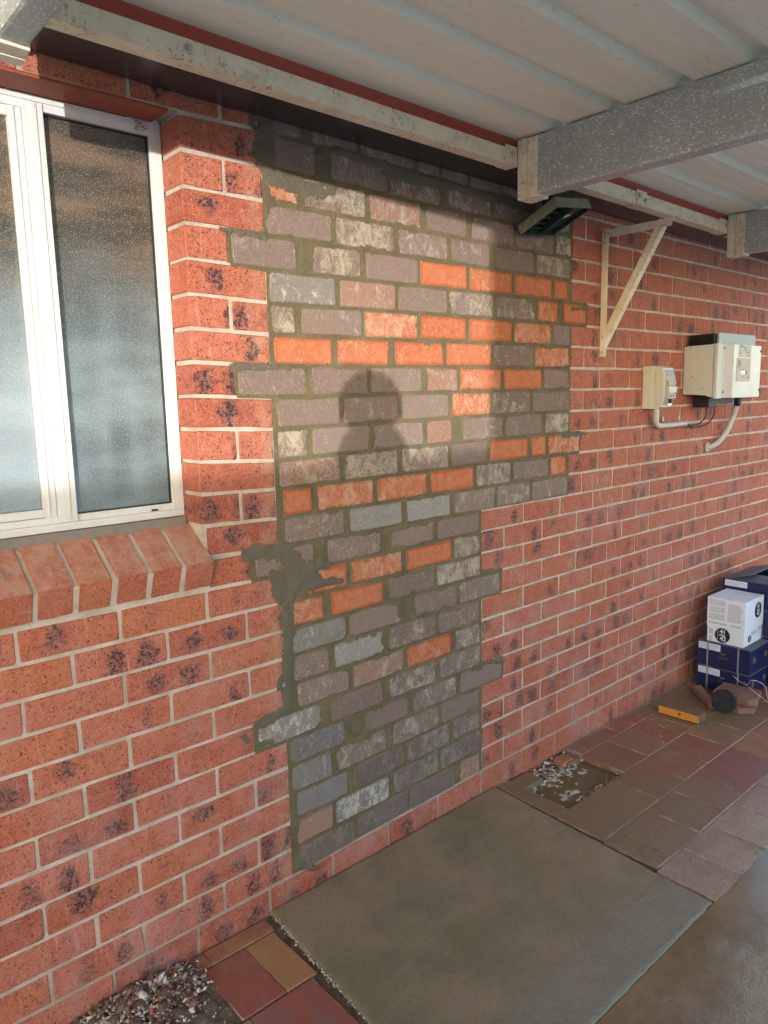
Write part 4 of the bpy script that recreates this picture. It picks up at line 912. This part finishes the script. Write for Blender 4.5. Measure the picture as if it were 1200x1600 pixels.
bmo('rubble', bm, ['rub', 'pale', 'rubr', 'dirt'], db)
for i in range(70):
    x = R.gauss(-.51, .08); y = -.03 - abs(R.gauss(.05, .05)); p = Vector((x, y, LZ + .010 + dheight(x, y))); a = R.uniform(0, 3.1); L_ = R.uniform(.012, .04)
    d = Vector((math.cos(a), math.sin(a), R.uniform(-.1, .3))) * L_; e = Vector((-math.sin(a), math.cos(a), .2)) * R.uniform(.0015, .005)
    raw('leaf_litter', [p, p + d * .5 + e + Vector((0, 0, .004)), p + d, p + d * .5 - e, p + d * .5 + Vector((0, 0, .001))], [(0, 4, 1), (1, 4, 2), (2, 4, 3), (3, 4, 0)], R.choice(['leaf', 'leaf', 'pale', 'stone']), db)
bm = bmesh.new(); blob(bm, (-.530, -.078, LZ + .036), .014, .9, 0, 3); pb = bmo('pebble', bm, 'pale', None, True); tag(pb, 'round pinkish white pebble on the rubble heap beside the wall', 'pebble')

# ---------------------------------------------------------------- cartons by the wall
def rotz(cx, cy, a): return Matrix.Translation((cx, cy, 0)) @ Matrix.Rotation(a, 4, 'Z') @ Matrix.Translation((-cx, -cy, 0))
def blue_box(x0, x1, y0, y1, z0, z1, label, ang=0., lab=True, strap=True, word=True, group='navy blue cartons stacked by the wall'):
    t = empty('carton'); tag(t, label, 'box', group); mt = rotz(x0, y1, ang)
    box('body', x0, x1, y0, y1, z0, z1 - .004, 'blue', t, .002, mt); box('lid', x0 - .0015, x1 + .0015, y0 - .0015, y1 + .0015, z1 - .0045, z1 - .0005, 'bluetop', t, .001, mt)
    if lab:
        box('address_label', x0 - .0012, x0 - .0004, y1 - .118, y1 - .006, z1 - .043, z1 - .008, 'label', t, 0, mt)
        for i in range(4): box('label_print', x0 - .0018, x0 - .0013, y1 - R.uniform(.09, .112), y1 - .012, z1 - .016 - i * .007, z1 - .0145 - i * .007, 'grey_ink', t, 0, mt)
    if strap:
        for yy in (y1 - .05, y1 - .205): box('strap', x0 - .003, x0 - .0019, yy - .008, yy, z0, z1 + .0005, 'strap', t, 0, mt); box('strap', x0 - .003, x1, yy - .008, yy, z1 - .0003, z1 + .0008, 'strap', t, 0, mt)
    if word:
        o = text('lettering', 'KEENE', .017, (x0 - .0012, (y0 + y1) / 2 + .0, (z0 + z1) / 2 - .008), (0, -1, 0), (0, 0, 1), 'gold', t)
        o2 = box('emblem', x0 - .0014, x0 - .0006, (y0 + y1) / 2 - .012, (y0 + y1) / 2 + .012, (z0 + z1) / 2 + .008, (z0 + z1) / 2 + .018, 'gold', t, .0003, mt)
        for s in (-1, 1): box('emblem', x0 + .10 + .07 * s, x0 + .13 + .07 * s, y0 - .0015, y0 - .0006, (z0 + z1) / 2 - .01, (z0 + z1) / 2 + .022, 'gold', t, .0003, mt)
    return t
blue_box(2.500, 2.725, -.343, -.080, .002, .124, 'navy carton at the bottom of the stack under the white box, on the ground')
blue_box(2.498, 2.725, -.345, -.078, .1255, .2555, 'navy carton lying directly under the white printed box')
blue_box(2.735, 3.10, -.50, -.095, .002, .135, 'navy carton at the bottom of the rear stack', word=False, lab=False)
blue_box(2.735, 3.10, -.50, -.095, .1365, .270, 'navy carton second from the ground in the rear stack', word=False, lab=False)
blue_box(2.737, 3.10, -.50, -.092, .2715, .405, 'navy carton third from the ground in the rear stack', word=False, lab=False)
tb = empty('carton'); tag(tb, 'dark navy carton on top of the rear stack with its flaps half open', 'box', 'navy blue cartons stacked by the wall')
bm = bmesh.new(); a_ = (2.738, 3.10, -.50, -.090, .4065, .540); badd(bm, a_[0], a_[1], a_[2], a_[3], a_[4], a_[4] + .003)
badd(bm, a_[0], a_[0] + .004, a_[2], a_[3], a_[4] + .003, a_[5]); badd(bm, a_[1] - .004, a_[1], a_[2], a_[3], a_[4] + .003, a_[5]); badd(bm, a_[0] + .004, a_[1] - .004, a_[2], a_[2] + .004, a_[4] + .003, a_[5]); badd(bm, a_[0] + .004, a_[1] - .004, a_[3] - .004, a_[3], a_[4] + .003, a_[5])
bmo('body', bm, 'blue', tb)
box('address_label', 2.7365, 2.7375, -.215, -.100, .503, .535, 'label', tb, 0)
for i in range(3): box('label_print', 2.736, 2.7364, -.205 + R.uniform(0, .03), -.108, .509 + i * .008, .5105 + i * .008, 'grey_ink', tb, 0)
def flap(q, t=.004, mat='bluetop'):
    q = [Vector(v) for v in q]; n = (q[1] - q[0]).cross(q[2] - q[0]).normalized() * t
    return raw('flap', q + [v + n for v in q], [(0, 1, 2, 3), (7, 6, 5, 4), (0, 4, 5, 1), (1, 5, 6, 2), (2, 6, 7, 3), (3, 7, 4, 0)], mat, tb)
flap([(2.738, -.092, .541), (3.10, -.092, .541), (3.09, -.235, .582), (2.76, -.225, .575)]); flap([(2.738, -.498, .541), (3.10, -.498, .541), (3.10, -.30, .568), (2.74, -.31, .560)])
flap([(2.739, -.11, .541), (2.739, -.49, .541), (2.86, -.47, .550), (2.86, -.13, .555)], .003)
wb = empty('carton'); tag(wb, 'white printed carton with a round black logo, on top of the navy cartons', 'box')
wx0, wx1, wy0, wy1 = 2.505, 2.722, -.306, -.118; WZ0, WZ1, WZM = .257, .490, .337
box('body', wx0 + .002, wx1 - .002, wy0 + .002, wy1 - .002, WZ0, WZ1 - .004, 'wcard', wb, .0015)
box('lid', wx0 - .0012, wx1 + .001, wy0 - .0012, wy1 + .001, WZM, WZ1, 'wcard', wb, .0018)
box('tape_seam', wx0 + .004, wx1 - .004, (wy0 + wy1) / 2 - .0008, (wy0 + wy1) / 2 + .0008, WZ1 - .0002, WZ1 + .0004, 'grey_ink', wb, 0)
disc('logo_disc', (wx0 + .0022, -.198, .2985), (-1, 0, 0), .0385, .0006, 'ink', wb, 40)
for s, zz, sz, yy in (('41', .318, .030, -.200), ('zero', .3005, .0165, -.198), ('42', .281, .032, -.202)):
    text('lettering', s, sz, (wx0 + .0008, yy, zz), (0, -1, 0), (0, 0, 1), 'wcard', wb, .0002, .0007)
box('logo_rule', wx0 + .0006, wx0 + .0014, -.1755, -.1745, .272, .325, 'wcard', wb, 0)
disc('logo_disc', (2.655, wy0 - .0014, .425), (0, -1, 0), .040, .0006, 'ink', wb, 40)
for s, zz, sz in (('41', .444, .028), ('zero', .4275, .015), ('42', .4085, .030)): text('lettering', s, sz, (2.655, wy0 - .0026, zz), (1, 0, 0), (0, 0, 1), 'wcard', wb, .0002, .0007)
disc('logo_disc', (2.575, wy0 + .0008, .290), (0, -1, 0), .018, .0006, 'ink', wb, 30); text('lettering', '41\n42', .013, (2.575, wy0 - .0002, .290), (1, 0, 0), (0, 0, 1), 'wcard', wb, .0002, .0002)
bm = bmesh.new()
def pr(y0, y1, z0, z1, xx): badd(bm, xx - .0006, xx - .0002, y0, y1, z0, z1)
for i in range(17):
    z = .478 - i * .0062
    if i not in (5, 11): pr(-.205 - R.uniform(0, .004), -.128, z, z + .0022, wx0 - .0012)
    if i > 1: pr(-.298 + R.uniform(0, .02), -.222, z, z + .0022, wx0 - .0012)
for i in range(12): y = -.130 - i * .0135; pr(y - .008, y, .354, .362, wx0 - .0012) if i != 7 else None
for i in range(6): pr(-.150, -.130, .322 - i * .0048, .3245 - i * .0048, wx0 + .002)
for i in range(5): pr(-.148, -.132, .285 - i * .006, .287 - i * .006, wx0 + .002)
tag(bmo('printed_text', bm, 'grey_ink', wb), kind='stuff')
bm = bmesh.new()
for i in range(5): badd(bm, 2.59 + 0.002 * i, 2.66, wy0 + .0008, wy0 + .0014, .318 - i * .004, .3195 - i * .004)
for i in range(4): badd(bm, 2.67, 2.71, wy0 + .0008, wy0 + .0014, .330 - i * .005, .332 - i * .005)
tag(bmo('printed_text', bm, 'grey_ink', wb), kind='stuff')

# offcuts
wo = empty('timber_offcut'); tag(wo, 'short orange pine offcut lying on the pavers near the wall', 'timber')
mt = rotz(2.09, -.2, math.radians(3)); box('board', 2.052, 2.130, -.302, -.108, .002, .040, 'woodtop', wo, .0015, mt); box('cut_face', 2.0505, 2.0525, -.301, -.109, .004, .0385, 'wood', wo, .0003, mt)
disc('knot', (2.0515, -.212, .024), (-1, 0, 0), .008, .001, 'leaf', wo, 12, .2)
def chunk(name, pts, z0, z1, label, tilt=None):
    bm = bmesh.new(); a = [bm.verts.new((x, y, z0)) for x, y in pts]; b = [bm.verts.new((x + R.uniform(-.002, .002), y + R.uniform(-.002, .002), z1)) for x, y in pts]
    n = len(pts); bm.faces.new(a[::-1]); bm.faces.new(b)
    for i in range(n): bm.faces.new((a[i], a[(i + 1) % n], b[(i + 1) % n], b[i]))
    bmesh.ops.bevel(bm, geom=bm.edges[:], offset=.003, segments=2, affect='EDGES')
    if tilt: bm.transform(tilt)
    return tag(bmo(name, bm, 'stone'), label, 'paver', 'loose broken pavers by the cartons')
chunk('broken_paver', [(2.335, -.240), (2.480, -.232), (2.500, -.405), (2.365, -.432), (2.33, -.41)], .034, .070, 'pinkish brown paver piece on top of the small pile, by the navy cartons')
chunk('broken_paver', [(2.315, -.262), (2.46, -.24), (2.485, -.40), (2.35, -.435), (2.29, -.38)], .001, .033, 'pinkish brown paver piece at the bottom of the small pile')
c0 = Vector((2.33, -.2, 0))
chunk('broken_paver', [(2.39, -.112), (2.43, -.135), (2.28, -.29), (2.262, -.255)], .001, .040, 'narrow broken paver wedge left of the black disc')
dk = disc('scorched_disc', (2.268, -.326, .058), (-.93, -.1, .33), .056, .016, 'charcoal', None, 30, .03); tag(dk, 'round black rough disc leaning against the broken pavers', 'disc')
wr = tube('loose_wire', [(2.46, -.28, .12), (2.47, -.34, .085), (2.44, -.38, .13), (2.49, -.42, .10), (2.47, -.46, .03), (2.55, -.52, .02)], .0012, 'pale', None, 6, 10); tag(wr, 'thin pale curly wire beside the navy cartons', 'wire')
w2 = tube('loose_wire', [(2.47, -.33, .10), (2.40, -.41, .09), (2.43, -.47, .04), (2.38, -.52, .01), (2.50, -.58, .006)], .0011, 'pale', None, 6, 10); tag(w2, 'thin pale wire trailing over the stacked broken pavers', 'wire')

# ---------------------------------------------------------------- behind the photographer: fence, figure and an added shed that blocks sun
fn = empty('boundary_fence'); tag(fn, 'grey ribbed steel fence behind the photographer', 'fence')
FY = -6.2
for i in range(16):
    x0 = -13 + i * 1.0
    vs, fs = [], []
    for k in range(21):
        x = x0 + k * .05; y = FY + (.0 if (k // 2) % 2 == 0 else .03); vs += [(x, y, -.07), (x, y, 1.555)]
    for k in range(20): fs.append((2 * k, 2 * k + 1, 2 * k + 3, 2 * k + 2))
    raw('fence_panel', vs, fs, 'fence', fn)
    box('fence_post', x0 - .03, x0 + .03, FY + .032, FY + .08, -.07, 1.553, 'fence', fn, .002)
box('top_rail', -13, 3, FY - .01, FY + .04, 1.5555, 1.575, 'fence', fn, .002)
sh = empty('sun_block_shed'); tag(sh, 'unseen cream steel shed added behind the photographer to block sun off the wall', 'shed')  # added out of view to keep the sun off the right of the wall
box('sun_block_walls', -3.40, -.5, -6.10, -5.0, -.07, 2.31, 'shed', sh, .01); prism_x('roof', [(-6.2, 2.3125), (-4.9, 2.3125), (-4.9, 2.335), (-6.2, 2.345)], -3.43, -.47, 'fence', sh)  # walls and roof of the added sun-blocking shed
box('sun_block_door', -2.7, -1.9, -4.995, -4.97, -.05, 1.95, 'fence', sh, .004)

# photographer: one skinned body, standing behind the camera with the phone raised
def skin_body():
    F2 = Vector((.663, .749, 0)); S2 = Vector((.749, -.663, 0)); O = Vector((-1.43, -2.07, 0))
    def P(r, f, z): return O + S2 * r + F2 * f + Vector((0, 0, z))
    nodes = [(P(0, 0, .93), .15), (P(0, -.01, 1.10), .135), (P(0, 0, 1.22), .14), (P(0, 0, 1.33), .085), (P(0, .01, 1.42), .065), (P(0, .015, 1.50), .065), (P(0, .02, 1.555), .096), (P(0, .005, 1.60), .09)]
    edges = [(0, 1), (1, 2), (2, 3), (3, 4), (4, 5), (5, 6), (6, 7)]
    for s in (-1, 1):
        b = len(nodes)
        nodes += [(P(.17 * s, 0, 1.285), .06), (P(.24 * s, .06, 1.08), .045), (P(.13 * s, .22, 1.33), .034), (P(.075 * s, .275, 1.46), .028), (P(.055 * s, .29, 1.495), .03)]
        edges += [(2, b), (b, b + 1), (b + 1, b + 2), (b + 2, b + 3), (b + 3, b + 4)]
        b = len(nodes)
        nodes += [(P(.10 * s, 0, .82), .10), (P(.11 * s, .01, .48), .065), (P(.12 * s, -.01, .10), .045), (P(.13 * s, .02, .045), .045), (P(.14 * s, .15, .035), .035)]
        edges += [(0, b), (b, b + 1), (b + 1, b + 2), (b + 2, b + 3), (b + 3, b + 4)]
    me = bpy.data.meshes.new('person'); me.from_pydata([n_[0] for n_ in nodes], edges, []); o = bpy.data.objects.new('person', me); C.objects.link(o)
    md = o.modifiers.new('skin', 'SKIN'); 
    for i, (p_, r) in enumerate(nodes): me.skin_vertices[0].data[i].radius = (r, r)
    me.skin_vertices[0].data[0].use_root = True
    o.modifiers.new('sub', 'SUBSURF').levels = 2
    dg = bpy.context.evaluated_depsgraph_get(); m2 = bpy.data.meshes.new_from_object(o.evaluated_get(dg)); bpy.data.objects.remove(o)
    for p_ in m2.polygons: p_.use_smooth = True
    m2.materials.clear()
    for q_ in ('skin', 'shirt', 'jeans'): m2.materials.append(M[q_])
    for p_ in m2.polygons:
        c = p_.center; rel = (c - O); p_.material_index = 0 if c.z > 1.425 or (rel.dot(F2) > .17 and c.z > 1.0) else (1 if c.z > .95 else 2)
    o = bpy.data.objects.new('person', m2); C.objects.link(o)
    for s in (-1, 1):
        for k in range(4):
            a = P((.055) * s, .29, 1.485 + .018 * k); tube('finger', [a, a + F2 * .028 + S2 * (-.008 * s), a + F2 * .03 - S2 * (.034 * s)], .008, 'skin', o, 8, 4)
        a = P(.05 * s, .275, 1.50); tube('thumb', [a, a + F2 * .0 - S2 * .02 * s + Vector((0, 0, .015)), a + F2 * .006 - S2 * .035 * s + Vector((0, 0, .03))], .009, 'skin', o, 8, 4)
    # hair cap, nose and ears on the head
    bm = bmesh.new(); bmesh.ops.create_uvsphere(bm, u_segments=24, v_segments=16, radius=1)
    hc = P(0, -.005, 1.595)
    for v in bm.verts: v.co = hc + S2 * v.co.x * .096 + F2 * v.co.y * .105 + Vector((0, 0, v.co.z * .102))
    bmesh.ops.delete(bm, geom=[v for v in bm.verts if (v.co - hc).dot(F2) > .045 and v.co.z < 1.64 or v.co.z < 1.54], context='VERTS'); bmo('hair', bm, 'hair', o, True)
    bm = bmesh.new()
    for cc, s in ((P(0, .105, 1.565), .014), (P(.082, .01, 1.565), .018), (P(-.082, .01, 1.565), .018)):
        bmesh.ops.create_uvsphere(bm, u_segments=10, v_segments=8, radius=s, matrix=Matrix.Translation(cc))
    bmo('face_features', bm, 'skin', o, True)
    return o
pe = skin_body(); tag(pe, 'person in a blue shirt standing behind the camera and holding up a phone', 'person')
ph = empty('mobile_phone'); tag(ph, 'black phone held up by the photographer', 'phone')
bm = bmesh.new(); badd(bm, -.036, .036, -.13, .012, .004, .012, .004)
me = bpy.data.meshes.new('case'); bm.to_mesh(me); bm.free(); me.transform(cam.matrix_world); link('case', me, 'black', ph)
